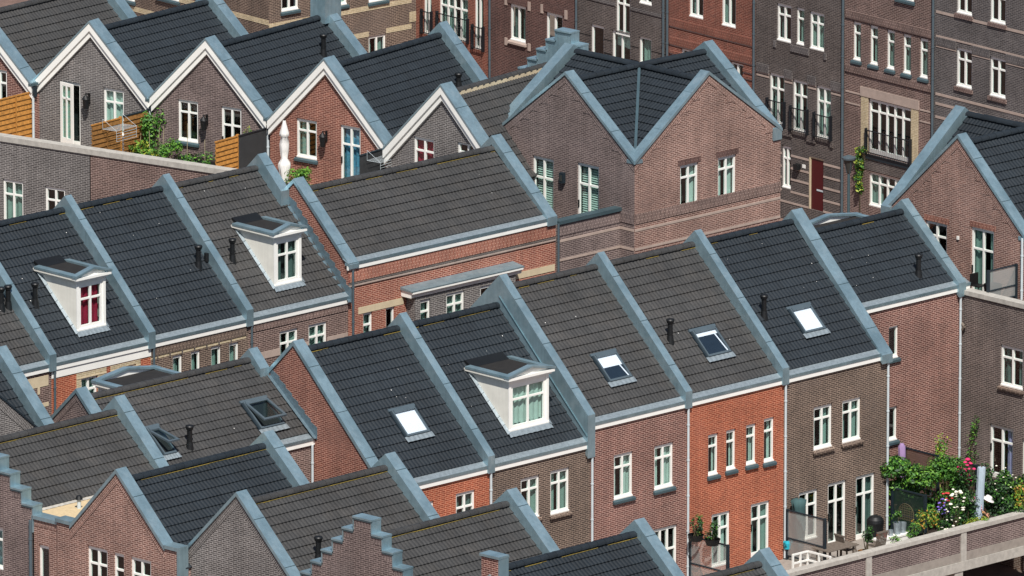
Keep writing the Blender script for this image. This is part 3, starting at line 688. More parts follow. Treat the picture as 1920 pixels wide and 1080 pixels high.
# ================================================================== the middle row
M = Fr(44, (660, 563), 9.0); GM = 'houses of the middle row'; UM = [-19.1, -14.25, -9.62, -4.98, -.19]
PM = [(.12, 9.54), (-4.2, 13.68), (-8.6, 9.45)]
h = house('row house cut by the left edge with weathered brown roof and cream banded wall', M, -17, -2, GM)
RP = row(h, M, UM[0], UM[1], 8.95, -4.3, 13.12, 'tile_brown'); W = Wall(M, 'v', 0); wpx(h, W, c('I', 200, 715), c('I', 238, 800), 1.4)
wall(h, W, [[(UM[0], 0), (UM[1], 0), (UM[1], 8.97), (UM[0], 8.97)]], 'brick_brown', 'front_wall')
for z0, z1 in ((8.45, 8.82), (7.72, 7.86), (7.2, 7.34)): band(h, W, UM[0], UM[1] - .15, z0, z1, 'cream_stone')
mb = MB(); a = UM[0]
while a < UM[1] - .3: mb.wbox(W, a, a + .1, 8.2, 8.45, .0005, .02, 'cream_stone'); a += .42
h.part('dentils', mb)
parapet(h, M, -14.43, -14.11, PM, .6); downpipe(h, M.W(UM[1] + .1, .07, 8.95), 0, 'pipe_grey')
for p in (c('E', 10, 1075), c('I', 60, 135)):
    u, v, z = RP(p); vent_pipe(h, M.W(u, v, z))
h = house('orange brick row house whose slim white dormer shows a crimson curtain', M, -12, -2, GM)
RP = row(h, M, UM[1], UM[2], 8.95, -4.3, 13.12, 'tile_dark'); W = Wall(M, 'v', 0); wpx(h, W, (151.7, 708.5), (183, 730), 1.6, curt='full'); wpx(h, W, (235, 686.5), (255, 700), 1.6, curt='full')
wall(h, W, [[(UM[1], 0), (UM[2], 0), (UM[2], 8.97), (UM[1], 8.97)]], 'brick_orange', 'front_wall')
for x0, x1 in ((143, 199), (207, 263)):
    a0 = W.az((x0, 700))[0]; a1 = W.az((x1, 690))[0]; o = [q for q in W.op if a0 < (q[0] + q[1]) / 2 < a1][0]
    mb = MB()
    for x in ((a0, o[0]), (o[1], a1)): mb.wbox(W, x[0], x[1], 6.6, 8.62, .0005, .016, 'brick_cream')
    mb.wbox(W, o[0], o[1], o[3], 8.62, .0005, .016, 'brick_cream'); mb.wbox(W, a0, a1, 8.42, 8.45, .016, .03, 'cream_stone'); h.part('window_surround', mb)
band(h, W, UM[1], UM[2], 8.66, 8.94, 'white', .03, 'frieze')
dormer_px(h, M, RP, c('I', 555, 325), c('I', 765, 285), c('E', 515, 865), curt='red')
parapet(h, M, -9.80, -9.48, PM, .6); downpipe(h, M.W(UM[2] + .1, .07, 8.95), 0, 'pipe_grey'); u, v, z = RP(c('E', 238, 1045)); vent_pipe(h, M.W(u, v, z))
h = house('brown brick row house with cream dentilled band over four small windows, plain dark roof', M, -7.3, -2, GM)
RP = row(h, M, UM[2], UM[3], 8.95, -4.3, 13.12, 'tile_dark'); W = Wall(M, 'v', 0)
for x, y, x1 in ((1250, 492, 1320), (1382, 462, 1450), (1527, 427, 1600), (1658, 402, 1728)): wpx(h, W, c('I', x, y), c('I', x1, y + 100), 1.5, style='single', tz=.42, curt='full')
wall(h, W, [[(UM[2], 0), (UM[3], 0), (UM[3], 8.97), (UM[2], 8.97)]], 'brick_greybrown', 'front_wall')
zt = max(o[3] for o in W.op); band(h, W, UM[2], UM[3] - .12, zt + .03, 8.62, 'brick_cream', .006, 'cream_band'); band(h, W, UM[2], UM[3] - .12, 8.62, 8.94, 'brick_greybrown', .03, 'brick_band', True)
mb = MB(); a = UM[2] + .3
while a < UM[3] - .3: mb.wbox(W, a, a + .05, 8.46, 8.62, .007, .03, 'brick_dark'); a += .58
h.part('dentils', mb)
parapet(h, M, -5.16, -4.84, PM, .6); downpipe(h, M.W(UM[3] + .1, .07, 8.95), 0, 'pipe_grey'); u, v, z = RP(c('E', 1340, 790)); vent_pipe(h, M.W(u, v, z))
mb = MB(); u, v, z = RP(c('E', 1395, 755)); mb.tube(M.W(u, v, z), M.W(u, v, z + .3), .09, 'black', n=10); h.part('roof_vent', mb)
h = house('pink-brown row house with slim white dormer in a brown roof, beside taller brick gable', M, -2.6, -2, GM)
RP = row(h, M, UM[3], UM[4] - .01, 8.95, -4.3, 13.12, 'tile_brown'); W = Wall(M, 'v', 0)
wpx(h, W, c('J', 312, 302), c('J', 440, 420), 1.6, curt='netg', label='window with a casement ajar'); wpx(h, W, c('J', 512, 257), c('J', 640, 380), 1.6, curt='full')
wall(h, W, [[(UM[3], 0), (UM[4] - .01, 0), (UM[4] - .01, 8.97), (UM[3], 8.97)]], 'brick_brown', 'front_wall')
ops = sorted(W.op); xs = [UM[3] + .12] + [x for o in ops for x in o[:2]] + [UM[4] - .03]
for i in range(0, len(xs), 2): band(h, W, xs[i], xs[i + 1], 7.62, 7.88, 'pink_stone')
band(h, W, UM[3], UM[4] - .02, 8.68, 8.94, 'brick_brown', .03, 'brick_band', True)
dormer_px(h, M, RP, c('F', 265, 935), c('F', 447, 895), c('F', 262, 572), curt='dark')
u, v, z = RP(c('F', -19, 745 - 0)); u, v, z = RP(c('E', 1570, 745)); vent_pipe(h, M.W(u, v, z))
parapet(h, M, -.6, -.2, [(-3.0, 12.53), (-4.2, 13.68), (-8.6, 9.45)], .6)
# K
h = house('long orange-red brick house with big brown roof and zinc canopy over a grey bay', M, 5, -2, 'houses with end gables')
RP = row(h, M, .1, 9.9, 10.13, -2.75, 12.45, 'tile_brown', moss=.6, gu=(-.25, 10.0)); W = Wall(M, 'v', 0)
wpx(h, W, c('J', 890, 172), c('J', 955, 300), 1.6, style='single', curt='full'); wpx(h, W, c('J', 1047, 132), c('J', 1108, 260), 1.6, style='plain')
bay0, bay1 = W.az(c('F', 1145, 1000))[0], W.az(c('F', 1850, 860))[0]; zbay = W.az(c('F', 1145, 990))[1]
wall(h, W, [[(-.18, 0), (10.0, 0), (10.0, 10.15), (-.18, 10.15)]], 'brick_coral', 'front_wall')
G_ = Wall(M, 'u', -.18); wall(h, G_, [gable_poly(-5.6, -.003, 10.3, -2.75, 12.85, 10.2)], 'brick_umber', 'gable_wall'); verge(h, G_, (-2.75, 12.98), [(.12, 10.34), (-5.7, 10.28)], .05, -.42, .12)
band(h, W, -.17, 9.98, 9.66, 10.12, 'brick_coral', .03, 'brick_band', True); band(h, W, -.17, 9.98, 9.56, 9.64, 'brick_dark', .04); band(h, W, -.17, 9.98, 9.50, 9.56, 'pink_stone', .045)
for a0, a1, p in ((.3, bay0 - .05, c('J', 850, 160)), (bay1 + .05, 9.95, c('G', 240, 845))): z = W.az(p)[1]; band(h, W, a0, a1, z - .12, z + .12, 'cream_stone')
flashing(h, M, -.18, [(-3.1, 12.05), (.0, 9.15)])
parapet(h, M, 9.5, 9.97, [(.12, 10.42), (-2.79, 12.95), (-5.7, 10.3)], .32); downpipe(h, M.W(-.02, .08, 10.1), 0, 'pipe_grey'); downpipe(h, M.W(10.08, .07, 10.1), 0, 'pipe_grey')
Wb = Wall(M, 'v', .45); wpx(h, Wb, c('J', 1285, 87), c('J', 1355, 200), 1.5, style='single', curt='full'); wpx(h, Wb, c('J', 1465, 42), c('J', 1592, 200), 1.5, curt='full'); wpx(h, Wb, c('J', 1700, -10), c('J', 1800, 100), 1.5, style='single')
zb_ = Wb.az(c('F', 1150, 1010))[1]
wall(h, Wb, [[(bay0 + .1, 0), (bay1 - .1, 0), (bay1 - .1, zb_), (bay0 + .1, zb_)]], 'brick_grey', 'bay_wall')
for a in (bay0 + .1, bay1 - .1): mb = MB(); mb.face([M.W(a, 0, 0), M.W(a, .45, 0), M.W(a, .45, zb_), M.W(a, 0, zb_)], 'brick_grey'); h.part('bay_side', mb)
ops = sorted(Wb.op); xs = [bay0 + .12] + [x for o in ops for x in o[:2]] + [bay1 - .12]
for i in range(0, len(xs), 2): band(h, Wb, xs[i], xs[i + 1], zb_ - 1.2, zb_ - .98, 'cream_stone')
mb = MB(); e = M.u * (bay1 - bay0 + .3); pr = [(0, zb_ - .02), (.49, zb_ - .02), (.52, zb_ + .1), (.6, zb_ + .14), (.6, zb_ + .2), (0, zb_ + .22)]
mb.prism([M.W(bay0 - .15, v, z) for v, z in pr], e, 'white'); mb.prism([M.W(bay0 - .2, v, z) for v, z in ((0.002, zb_ + .223), (.6, zb_ + .203), (.605, zb_ + .25), (.002, zb_ + .33))], e + M.u * .1, 'zinc'); h.part('canopy', mb)

# ================================================================== corner houses with crossed roofs
def corner_house(h, F, U0, U1, vL, vR, vm, zE, zc, bm, opsL, opsR, teeth=True, z0=0):
    um = (U0 + U1) / 2; zr = zc - .42; ze = zE - .28; mb = MB()
    for (cu, cv, su, sv) in ((U0, vR, 1, -1), (U0, vL, 1, 1), (U1, vR, -1, -1), (U1, vL, -1, 1)):
        du, dv = abs(um - cu), abs(vm - cv); P = F.W(cu, cv, ze)
        e1 = (F.W(cu, vm, zr) - P); L1 = e1.length; tiles(mb, P, F.u * su, e1.normalized(), L1, lambda s, L=L1, d=du: (.32, d * s / L + .03), 'tile_dark')
        e2 = (F.W(um, cv, zr) - P); L2 = e2.length; tiles(mb, P, F.v * sv, e2.normalized(), L2, lambda s, L=L2, d=dv: (.32, d * s / L + .03), 'tile_dark')
    h.part('roof', mb)
    mb = MB(); cc = F.W(um, vm, zr + .06)
    for q in (F.W(U0 + .3, vm, zr + .04), F.W(U1 - .3, vm, zr + .04), F.W(um, vR - .3, zr + .04), F.W(um, vL + .3, zr + .04)): ridge(mb, q, cc, .15, 'tile_dark')
    h.part('ridge_tiles', mb)
    mb = MB()
    for cu, cv in ((U0, vR), (U0, vL), (U1, vR)):
        a = F.W(cu, cv, ze + .13); b = F.W(um, vm, zr + .13); s = (b - a).cross(Z).normalized() * .05; mb.face([a - s, a + s, b + s, b - s], 'zinc_dark')
    h.part('valley_lead', mb)
    WL, WR = opsL, opsR
    wall(h, WL, [gable_poly(vL, vR, zE - .1, vm, zc - .1, zE - .1, z0)], bm[0], 'gable_wall'); wall(h, WR, [gable_poly(U0 + .002, U1, zE - .1, um, zc - .1, zE - .1, z0)], bm[1], 'gable_wall')
    mb = MB()
    mb.face([F.W(U1, vR, 0), F.W(U1, vL, 0), F.W(U1, vL, zE - .3), F.W(U1, vm, zr - .1), F.W(U1, vR, zE - .3)], bm[1]); mb.face([F.W(U0, vL, 0), F.W(U1, vL, 0), F.W(U1, vL, zE - .3), F.W(um, vL, zr - .1), F.W(U0, vL, zE - .3)], bm[1]); h.part('rear_wall', mb)
    verge(h, WL, (vm, zc), [(vL - .05, zE), (vR + .03, zE - .02)], .06, -.38, .1); verge(h, WR, (um, zc), [(U0 - .03, zE - .02), (U1 + .05, zE)], .06, -.38, .1)
    soldier(h, WL, (vm, zc), [(vL, zE + .02), (vR, zE - .02)], bm[0], .1, .24, .014, teeth); soldier(h, WR, (um, zc), [(U0, zE - .02), (U1, zE + .02)], bm[1], .1, .24, .014, teeth)
    parapet(h, F, U1 - .42, U1 + .02, [(vR + .05, zE + .04), (vm, zc + .0), (vL - .05, zE + .04)], .45)
    mb = MB(); pts = [(U0 - .12, zE - .03), (um, zc - .15), (U1 + .1, zE + .05)]; mb.prism([F.W(u, vL - .32, z) for u, z in pts] + [F.W(u, vL - .32, z - .6) for u, z in pts[::-1]], F.v * .46, 'zinc'); h.part('parapet', mb)
GC = 'corner houses with two gables'
h = H('corner_house', 'large corner house with mauve and red-brown gables meeting under a crossed dark roof', 'house', M.W(17, -3, 0), GC)
WL, WR = Wall(M, 'u', 13.24), Wall(M, 'v', .73)
wpx(h, WL, c('G', 350, 37), c('G', 490, 470), 2.6, style='door', curt='louvre'); wpx(h, WL, c('G', 648, 84), c('G', 792, 432), 2.6, style='door', curt='louvre')
wpx(h, WR, c('G', 1335, 110), c('G', 1455, 374), curt='net'); wpx(h, WR, c('G', 1587, 57), c('G', 1707, 312), curt='net')
for o in WR.op: band(h, WR, o[0] - .12, o[1] + .12, o[3] + .0, o[3] + .2, 'brick_maroon', .012, 'lintel', True)
corner_house(h, M, 13.24, 20.66, -6.35, .73, -2.8, 12.02, 14.72, ('brick_mauve', 'brick_pink'), WL, WR)
band(h, WR, 13.25, 20.65, 9.66, 10.03, 'brick_brown', .03, 'brick_band', True); band(h, WL, .02, .72, 9.66, 10.03, 'brick_mauve', .03, 'brick_band', True)
Wx = Wall(M, 'v', 0); wall(h, Wx, [[(10.17, 0), (13.24, 0), (13.24, 10.05), (10.17, 10.05)]], 'brick_mauve', 'terrace_wall', ops=[])
band(h, Wx, 10.18, 13.23, 9.62, 10.0, 'brick_mauve', .02, 'brick_band', True)
for z in (9.38, 8.68, 8.0):
    band(h, WR, 13.26, 20.65, z, z + .09, 'pink_stone'); band(h, WL, .02, .7, z, z + .09, 'pink_stone'); band(h, Wx, 10.18, 13.22, z, z + .09, 'pink_stone')
mb = MB(); mb.wbox(Wx, 10.1, 13.3, 10.052, 10.18, -.3, .08, 'zinc_dark'); h.part('coping', mb)
mb = MB(); q = c('G', 560, 185); a, z = WL.az(q); mb.wbox(WL, a - .1, a + .1, z - .2, z + .18, .02, .16, 'steel_dark'); mb.wbox(WL, a - .06, a + .06, z - .12, z + .1, .161, .17, 'lamp_glass'); h.part('wall_lamp', mb)
H_ = Fr(44, (1803.1, 592.5), 9.3)
h = H('corner_house', 'brown-pink brick gabled house at the right edge with a glazed terrace door', 'house', F.W(10, -3, 0), GC)
WL, WR = Wall(F, 'u', 7.0), Wall(F, 'v', -.25)
wpx(h, WL, c('H', 1205, 474), c('H', 1350, 690), 1.75); wpx(h, WL, c('H', 1515, 519), c('H', 1665, 935), 2.6, style='door', curt='netg')
for o in WL.op: band(h, WL, o[0] - .05, o[1] + .1, o[3], o[3] + .2, 'brick_umber', .012, 'lintel', True)
corner_house(h, F, 7.0, 14.3, -6.95, -.25, -3.6, 12.05, 15.2, ('brick_pink', 'brick_pink'), WL, WR)
mb = MB(); a, z = WL.az(c('H', 1430, 597)); mb.wbox(WL, a - .05, a + .05, z - .06, z + .06, .01, .05, 'white'); h.part('alarm_box', mb)
q = F.W(6.93, -.4, 12); downpipe(h, q, 9.8)
# J: the grey wall carrying the right-hand terrace
h = H('terrace_house', 'grey-brown brick house wall with lilac-curtained door under pale coping, behind the garden', 'house', F.W(6, 2, 0))
W = Wall(F, 'u', 5.18)
wpx(h, W, c('L', 1757, 388), c('L', 1912, 712), curt='dark', sill='brick'); wpx(h, W, c('L', 1682, 938), c('P', 1842, 385), style='door', curt='lilac'); window(h, W, W.az((1916, 850))[0], W.az((1916, 850))[0] + 1.1, 2.95, 5.4, 'door')
wall(h, W, [[(-1.6, 2.7), (9, 2.7), (9, 10.1), (-1.6, 10.1)]], 'brick_terrace', 'wall')
mb = MB(); mb.wbox(W, -1.5, 9, 10.1, 10.26, -.34, .06, 'concrete'); h.part('coping', mb)
mb = MB()                                                      # curled brown pipe stub beside the downpipe
pts = [c('L', 1480, 280), c('L', 1505, 285), c('L', 1520, 262), c('L', 1500, 240)]; q = [W.P(*W.az(p), .1) for p in pts]
for a, b in zip(q, q[1:]): mb.tube(a, b, .06, 'wood_grey', n=10)
h.part('flue_stub', mb)
slab('terrace_deck', F, 5.2, 16, -1.6, 9, 9.75, 'paving')
# ================================================================== the lower-left row: gables to the left, ridges running away
GN = 'houses of the lower left row'
def gable_roof(h, F, u0, u1, vL, vR, zr, zL, zR, tm, moss=.8, rng=None):
    mb = MB()
    for ve, ze, s in ((vR, zR, 1), (vL, zL, -1)):
        P = F.W(u0, ve, ze) if s == 1 else F.W(u1, ve, ze); es = (F.W(u0 if s == 1 else u1, 0, zr) - P); L = es.length
        tiles(mb, P, F.u * s, es.normalized(), L, lambda q: (0, u1 - u0), tm)
    h.part('roof', mb); mb = MB(); ridge(mb, F.W(u0, 0, zr + .03), F.W(u1, 0, zr + .03), .15, tm, moss, F.v * .8 - Z * .1); h.part('ridge_tiles', mb)
    return roof_plane(F, vR, zR + .05, 0, zr + .05)
def stepped(h, W, n, top, hw, sw, rise, z0, bm, ops=None, thick=.38, clad=False, zlo=None):
    polys = []; mb = MB(); edges = []
    for k in range(n + 1):
        a1 = hw + sw * k; zt = top - rise * k; zb = top - rise * (k + 1) - .06 if k < n else z0
        edges.append((a1, zt)); polys.append([(-a1, zb), (a1, zb), (a1, zt - .06), (-a1, zt - .06)])
    fm = 'zinc' if clad else bm
    wall(h, W, polys, fm, 'stepped_gable', ops=W.op if ops is None else ops)
    b = MB()
    for (a1, zt), p in zip(edges, polys):                       # return and rear faces of each step
        b.face([W.P(-a1, p[0][1], -thick), W.P(a1, p[0][1], -thick), W.P(a1, zt - .06, -thick), W.P(-a1, zt - .06, -thick)], 'zinc')
    h.part('gable_back', b)
    for k, (a1, zt) in enumerate(edges):
        zb = zt - rise if k < n else zt - .9; ai = 0 if k == 0 else edges[k - 1][0]
        for s in (1, -1):
            m = MB()
            if k == 0 and s == -1: pass
            else:
                x0, x1 = ((-a1, a1) if k == 0 else ((ai, a1) if s == 1 else (-a1, -ai)))
                x0_, x1_ = (x0 - (.045 if (s == -1 or k == 0) else -.03), x1 + (.045 if (s == 1) else -.03))
                m.wbox(W, x0_, x1_, zt - .06, zt, -thick - .04, .05, 'zinc'); m.wbox(W, x0_ + .01, x1_ - .01, zt - .11, zt - .06, .001, .035, 'zinc_dark')
                if not clad: pts = [W.P(x0_ + .04, zt - .32, .004), W.P(x1_ - .04, zt - .32, .004), W.P(x1_ - .04, zt - .11, .004), W.P(x0_ + .04, zt - .11, .004)]; m.face(pts, bm, Z, W.h)
            e = s * a1; xx = (e - .0, e + s * .035)
            m.wbox(W, min(xx), max(xx), zb, zt - .06, -thick - .03, .03, 'zinc'); h.part('step_cap', m)
def nhouse(label, Fn, u0, u1, wp, tm, bm, left=-2.72, right=2.72, lowL=11.1, lowR=11.1, shL=False, shR=False, moss=.9, gable=True, wins=(), zc=13.72, vrt=True):
    h = H('gabled_house', label, 'house', Fn.W((u0 + u1) / 2, 0, 0), GN); W = Wall(Fn, 'u', u0)
    RP = gable_roof(h, Fn, u0 + .3, u1, left, right, 13.25, 10.85, 10.85, tm, moss)
    for a in wins: wpx(h, W, *a[:2], a[2], **a[3])
    if gable:
        sL, sR = (-2.12, 11.5) if shL else (left, lowL), (2.15, 11.55) if shR else (right, lowR)
        polys = [[(left, 0), (right, 0), (right, 10.9), (left, 10.9)], [(sL[0], 10.9), (sR[0], 10.9), (sR[0], sR[1] - .1), (0, zc - .1), (sL[0], sL[1] - .1)]]
        if shL: polys.append([(left, 10.9), (sL[0], 10.9), (sL[0], 11.48), (left, 11.48)])
        if shR: polys.append([(sR[0], 10.9), (right, 10.9), (right, 11.48), (sR[0], 11.48)])
        wall(h, W, polys, bm, 'gable_wall'); verge(h, W, (0, zc), [sL, sR], .06, -.42, .1); soldier(h, W, (0, zc), [sL, sR], bm, .1, .24, .006)
        mb = MB()
        if shL: mb.wbox(W, left - .02, sL[0] + .02, 11.48, 11.6, -.42, .06, 'zinc')
        h.part('shoulder_cap', mb); mb = MB()
        if shR: mb.wbox(W, sR[0] - .02, right + .05, 11.48, 11.6, -.42, .06, 'zinc'); mb.wbox(W, right, right + .05, 10.6, 11.48, -.42, .06, 'zinc')
        h.part('shoulder_cap', mb)
    if u1 > 3 or True: parapet(h, Fn, u1 - .05, u1 + .4, [(2.75, 11.25), (0, 13.75), (-2.75, 11.25)], .62)
    mb = MB(); mb.face([Fn.W(u1 + .3, -2.7, 0), Fn.W(u1 + .3, 2.7, 0), Fn.W(u1 + .3, 2.7, 11), Fn.W(u1 + .3, 0, 13.3), Fn.W(u1 + .3, -2.7, 11)], bm)
    for v in (left + .02, right - .02): mb.face([Fn.W(u0 + .01, v, 0), Fn.W(u1, v, 0), Fn.W(u1, v, 10.85), Fn.W(u0 + .01, v, 10.85)], bm)
    h.part('rear_wall', mb)
    return h, W, RP
N1 = Fr(45, c('I', 835, 785), 13.75, -43)
h = H('gabled_house', 'brown-roofed house with a stepped gable beside a sandy flat roof, left edge', 'house', N1.W(-3, 0, 0), GN)
mb = MB(); zr, ev, ez = 13.2, 2.05, 11.36
for s in (1, -1):
    P = N1.W(-6.2 if s == 1 else 0, ev * s, ez); es = N1.W(-6.2 if s == 1 else 0, 0, zr) - P; tiles(mb, P, N1.u * s, es.normalized(), es.length, lambda q: (0, 6.2), 'tile_brown')
h.part('roof', mb); mb = MB(); ridge(mb, N1.W(-6.2, 0, zr + .03), N1.W(0, 0, zr + .03), .15, 'tile_brown', .9, N1.v * .8 - Z * .1); h.part('ridge_tiles', mb)
W = Wall(N1, 'u', -6.5); wpx(h, W, c('M', -125, 700), c('M', 25, 1040)); stepped(h, W, 5, 14.03, .375, .5, .445, 0, 'brick_mauve')
parapet(h, N1, -.05, .4, [(2.6, 11.15), (0, 13.75), (-2.6, 11.15)], .62)
mb = MB(); mb.face([N1.W(-6.4, 1.9, 11.3), N1.W(.3, 1.9, 11.3), N1.W(.3, 4.15, 11.3), N1.W(-6.4, 4.15, 11.3)], 'gravel_roof'); h.part('flat_roof', mb)
mb = MB(); n = 46
mb.grid([[N1.W(-6.2 + 6.2 * i / n, 2.0, 11.38 + .01 * (i % 2)) for i in range(n + 1)], [N1.W(-6.2 + 6.2 * i / n, 2.22, 11.31 + .008 * (i % 2)) for i in range(n + 1)]], 'concrete', None, False); h.part('lead_apron', mb)
W2 = Wall(N1, 'u', -6.47); wpx(h, W2, c('M', 280, 850), c('M', 355, 1040), 1.9, style='plain'); wall(h, W2, [[(2.9, 0), (4.22, 0), (4.22, 11.36), (2.9, 11.36)]], 'brick_pink', 'side_wall')
mb = MB(); mb.wbox(W2, 2.85, 4.24, 11.36, 11.48, -.42, .06, 'zinc'); h.part('coping', mb); band(h, W2, 2.92, 4.2, 11.13, 11.35, 'brick_pink', .006, 'brick_band', True)
mb = MB(); q = at_z(c('M', 572, 590), 11.3); mb.tube(q, q + Z * .3, .07, 'pipe_white', n=12); mb.tube(q + Z * .3, q + Z * .42, .13, 'black', .08, n=12); h.part('roof_vent', mb)
downpipe(h, W2.P(2.82, 11.3, .08), 0, 'pipe_grey', .06)
N2 = Fr(45, c('M', 845, 305), 13.72, -43); u1 = N2.on_v(c('N', 205, 48), 0)[0]
nhouse('pink-brown brick house with square-shouldered gable and dark roof, left of the grey gable', N2, 0, u1, None, 'tile_dark', 'brick_pink', -2.75, 2.72, shL=True, shR=True,
       wins=[(c('M', 632, 857), c('M', 778, 1000), 1.9, {}), (c('M', 822, 907), c('M', 897, 1000), 1.9, dict(style='single')), (c('M', 945, 937), c('M', 1092, 1000), 1.9, {})])
N3 = Fr(45, c('M', 1715, 470), 13.72, -43); u1 = N3.on_v(c('N', 1048, 242), 0)[0]
h, W, RP = nhouse('grey brick house with a plain pointed gable and a brown roof with a yellow-mossed ridge', N3, 0, u1, None, 'tile_brown', 'brick_grey', lowL=11.05, lowR=11.05, wins=[(c('M', 1490, 1060), c('M', 1600, 1080), 1.8, {})])
N4 = Fr(45, (952, 918), 13.75, -43)
h, W, RP = nhouse('mauve brick house with a tall stepped gable capped in zinc, at the bottom edge', N4, -6.45, 0, None, 'tile_brown', 'brick_mauve', gable=False)
stepped(h, W, 6, 14.03, .375, .46, .445, 0, 'brick_mauve')
N5 = Fr(45, c('O', 1035, 620), 13.75, -43)
h, W, RP = nhouse('red-brown house with a square chimney block on its gable, at the bottom edge', N5, -6.45, 0, None, 'tile_dark', 'brick_red', zc=13.2, lowL=10.9, lowR=10.9)
mb = MB(); mb.wbox(W, -.37, .37, 12.7, 13.74, -.36, .006, 'brick_red'); mb.wbox(W, -.42, .42, 13.74, 13.82, -.42, .06, 'zinc'); mb.wbox(W, .372, .41, 12.9, 13.74, -.4, .03, 'zinc'); h.part('chimney', mb)
N6 = Fr(45, c('P', 95, 850), 13.75, -43)
nhouse('house showing only a brown roof peak and zinc parapet at the bottom edge', N6, -6.45, 0, None, 'tile_brown', 'brick_red')
u, v, z = roof_plane(N3, 2.72, 10.9, 0, 13.3)(c('N', 580, 920)); h3 = [o for o in bpy.data.objects if o.get('label', '').startswith('grey brick house with a plain')][0]
class _T: pass
hh = H.__new__(H); hh.e = h3; hh.o = V(h3.location); vent_pipe(hh, N3.W(u, v, z))
# the house at the left edge behind it
h = H('gabled_house', 'grey brick cross gable and dark roof with thick zinc parapet at the left edge', 'house', F.W(-37, -6, 0), 'houses with end gables')
row(h, F, -42, -33.9, 9.2, -8.4, 13.2, 'tile_dark', vf=-4.3)
parapet(h, F, -33.95, -33.5, [(-4.0, 9.6), (-8.39, 13.75), (-12.7, 9.6)], .62)
W = Wall(F, 'v', -4.2); a0, z0 = W.az((0, 744.4)); a1, z1 = W.az((66, 800)); k = (z0 - z1) / (a1 - a0); ap = (a1 - 3.6, z1 + 3.6 * k); lo = (a1 + .9, z1 - .9 * k); lo2 = (2 * ap[0] - lo[0], lo[1])
wall(h, W, [[(lo2[0], 0), (lo[0], 0), lo, ap, lo2]], 'brick_grey', 'cross_gable'); verge(h, W, (ap[0], ap[1] + .06), [(lo[0], lo[1] + .06), (lo2[0], lo2[1] + .06)], .04, -.3, .06, mat='steel_dark')
soldier(h, W, ap, [lo, lo2], 'brick_grey', .06, .26, .006)
mb = MB()
for q in (lo, lo2): mb.face([W.P(ap[0], ap[1] - .1, -.2), W.P(q[0], q[1] - .1, -.2), W.P(q[0], q[1] - .1, -2.4), W.P(ap[0], ap[1] - .1, -4)], 'tile_dark')
h.part('cross_roof', mb)

# ================================================================== the upper terrace row
GT = 'gabled houses on the upper terrace'
def thouse(label, px, zc, phu, phv, hwL, hwR, kf, tm, bm, wins, pk=None, u1=None, moss=0):
    f = Fr(phu, px, zc, phv); h = H('gabled_house', label, 'house', f.W(2.5, 0, 9), GT); W = Wall(f, 'u', 0)
    if pk: u1 = f.on_v(pk, 0)[0]
    zl = zc - .1 - kf * hwL; zrr = zc - .1 - kf * hwR
    RP = gable_roof(h, f, .35, u1, -hwL, hwR, zc - .45, zc - .45 - kf * hwL, zc - .45 - kf * hwR, tm, moss)
    for a in wins: wpx(h, W, *a[:2], a[2], **a[3])
    wall(h, W, [gable_poly(-hwL, hwR, zl, 0, zc - .1, zrr, 8.4)], bm, 'gable_wall')
    verge(h, W, (0, zc), [(-hwL, zl + .1), (hwR, zrr + .1)], .2, -.42, .06)
    for nm, up, t, d in (('barge_board', -.062, .21, .18), ('barge_moulding', -.272, .17, .11)):
        mb = MB()
        for a1, z1 in ((-hwL, zl + .1), (hwR, zrr + .1)):
            L = math.hypot(a1, zc - z1); ta = t * L / abs(a1); o = up * L / abs(a1)
            mb.prism([W.P(0, zc + o, d), W.P(a1, z1 + o, d), W.P(a1, z1 + o - ta, d), W.P(0, zc + o - ta, d)], W.n * -(d - .003), 'white')
        h.part(nm, mb)
    mb = MB(); mb.box(f.W(-.2, hwR - .08, zrr - .02), f.u * .6, f.v * .16, Z * .1, 'zinc_dark'); h.part('valley_gutter', mb)
    mb = MB(); mb.box(f.W(-.1, hwR - .05, zrr - .45), f.u * .18, f.v * .14, Z * .4, 'steel_dark'); h.part('rain_hopper', mb)
    downpipe(h, f.W(-.06, hwR + .02, zrr - .4), 9, 'pipe_white', .05)
    mb = MB()
    for v, zz in ((-hwL + .04, zl), (hwR - .04, zrr)): mb.face([f.W(.02, v, 8.4), f.W(u1, v, 8.4), f.W(u1, v, zz - .4), f.W(.02, v, zz - .4)], bm)
    mb.face([f.W(u1 + .2, -hwL, 0), f.W(u1 + .2, hwR, 0), f.W(u1 + .2, hwR, zrr - .3), f.W(u1 + .2, 0, zc - .5), f.W(u1 + .2, -hwL, zl - .3)], bm); h.part('rear_wall', mb)
    if pk: parapet(h, f, u1 - .05, u1 + .42, [(hwR + .05, zrr + .1), (0, zc + .05), (-hwL - .05, zl + .1)], .7)
    return h, f, W, RP
K1 = .99
h0, T0, WT0, _ = thouse('red-brown gabled house cut by the left edge above a wooden screen', (-46, 10), 13.9, 49, -33.4, 2.62, 2.62, K1, 'tile_brown', 'brick_red', [(c('A', -60, 462), c('A', 48, 640), 1.7, {})], pk=c('A', 655, -45))
h1, T1, WT1, _ = thouse('grey brick gabled house with a glazed door standing open beside a black lantern', (172.2, 37.5), 13.9, 50, -33.4, 2.62, 2.62, K1, 'tile_dark', 'brick_grey', [(c('A', 412, 545), c('A', 545, 985), None, dict(style='plain', sill='none')), (c('A', 697, 590), c('A', 837, 800), 1.75, dict(curt='fullw'))], pk=c('A', 1395, -5))
h2, T2, WT2, RP2 = thouse('brown brick gabled house with two dark windows above the climbing bean plants', (390.3, 69.4), 13.9, 52, -33.8, 2.62, 2.68, K1, 'tile_dark', 'brick_mauve', [(c('A', 1200, 667), c('A', 1338, 970), None, dict(sill='dark')), (c('A', 1492, 714), c('A', 1630, 1000), 2.35, dict(style='door'))], pk=c('B', 592, 75))
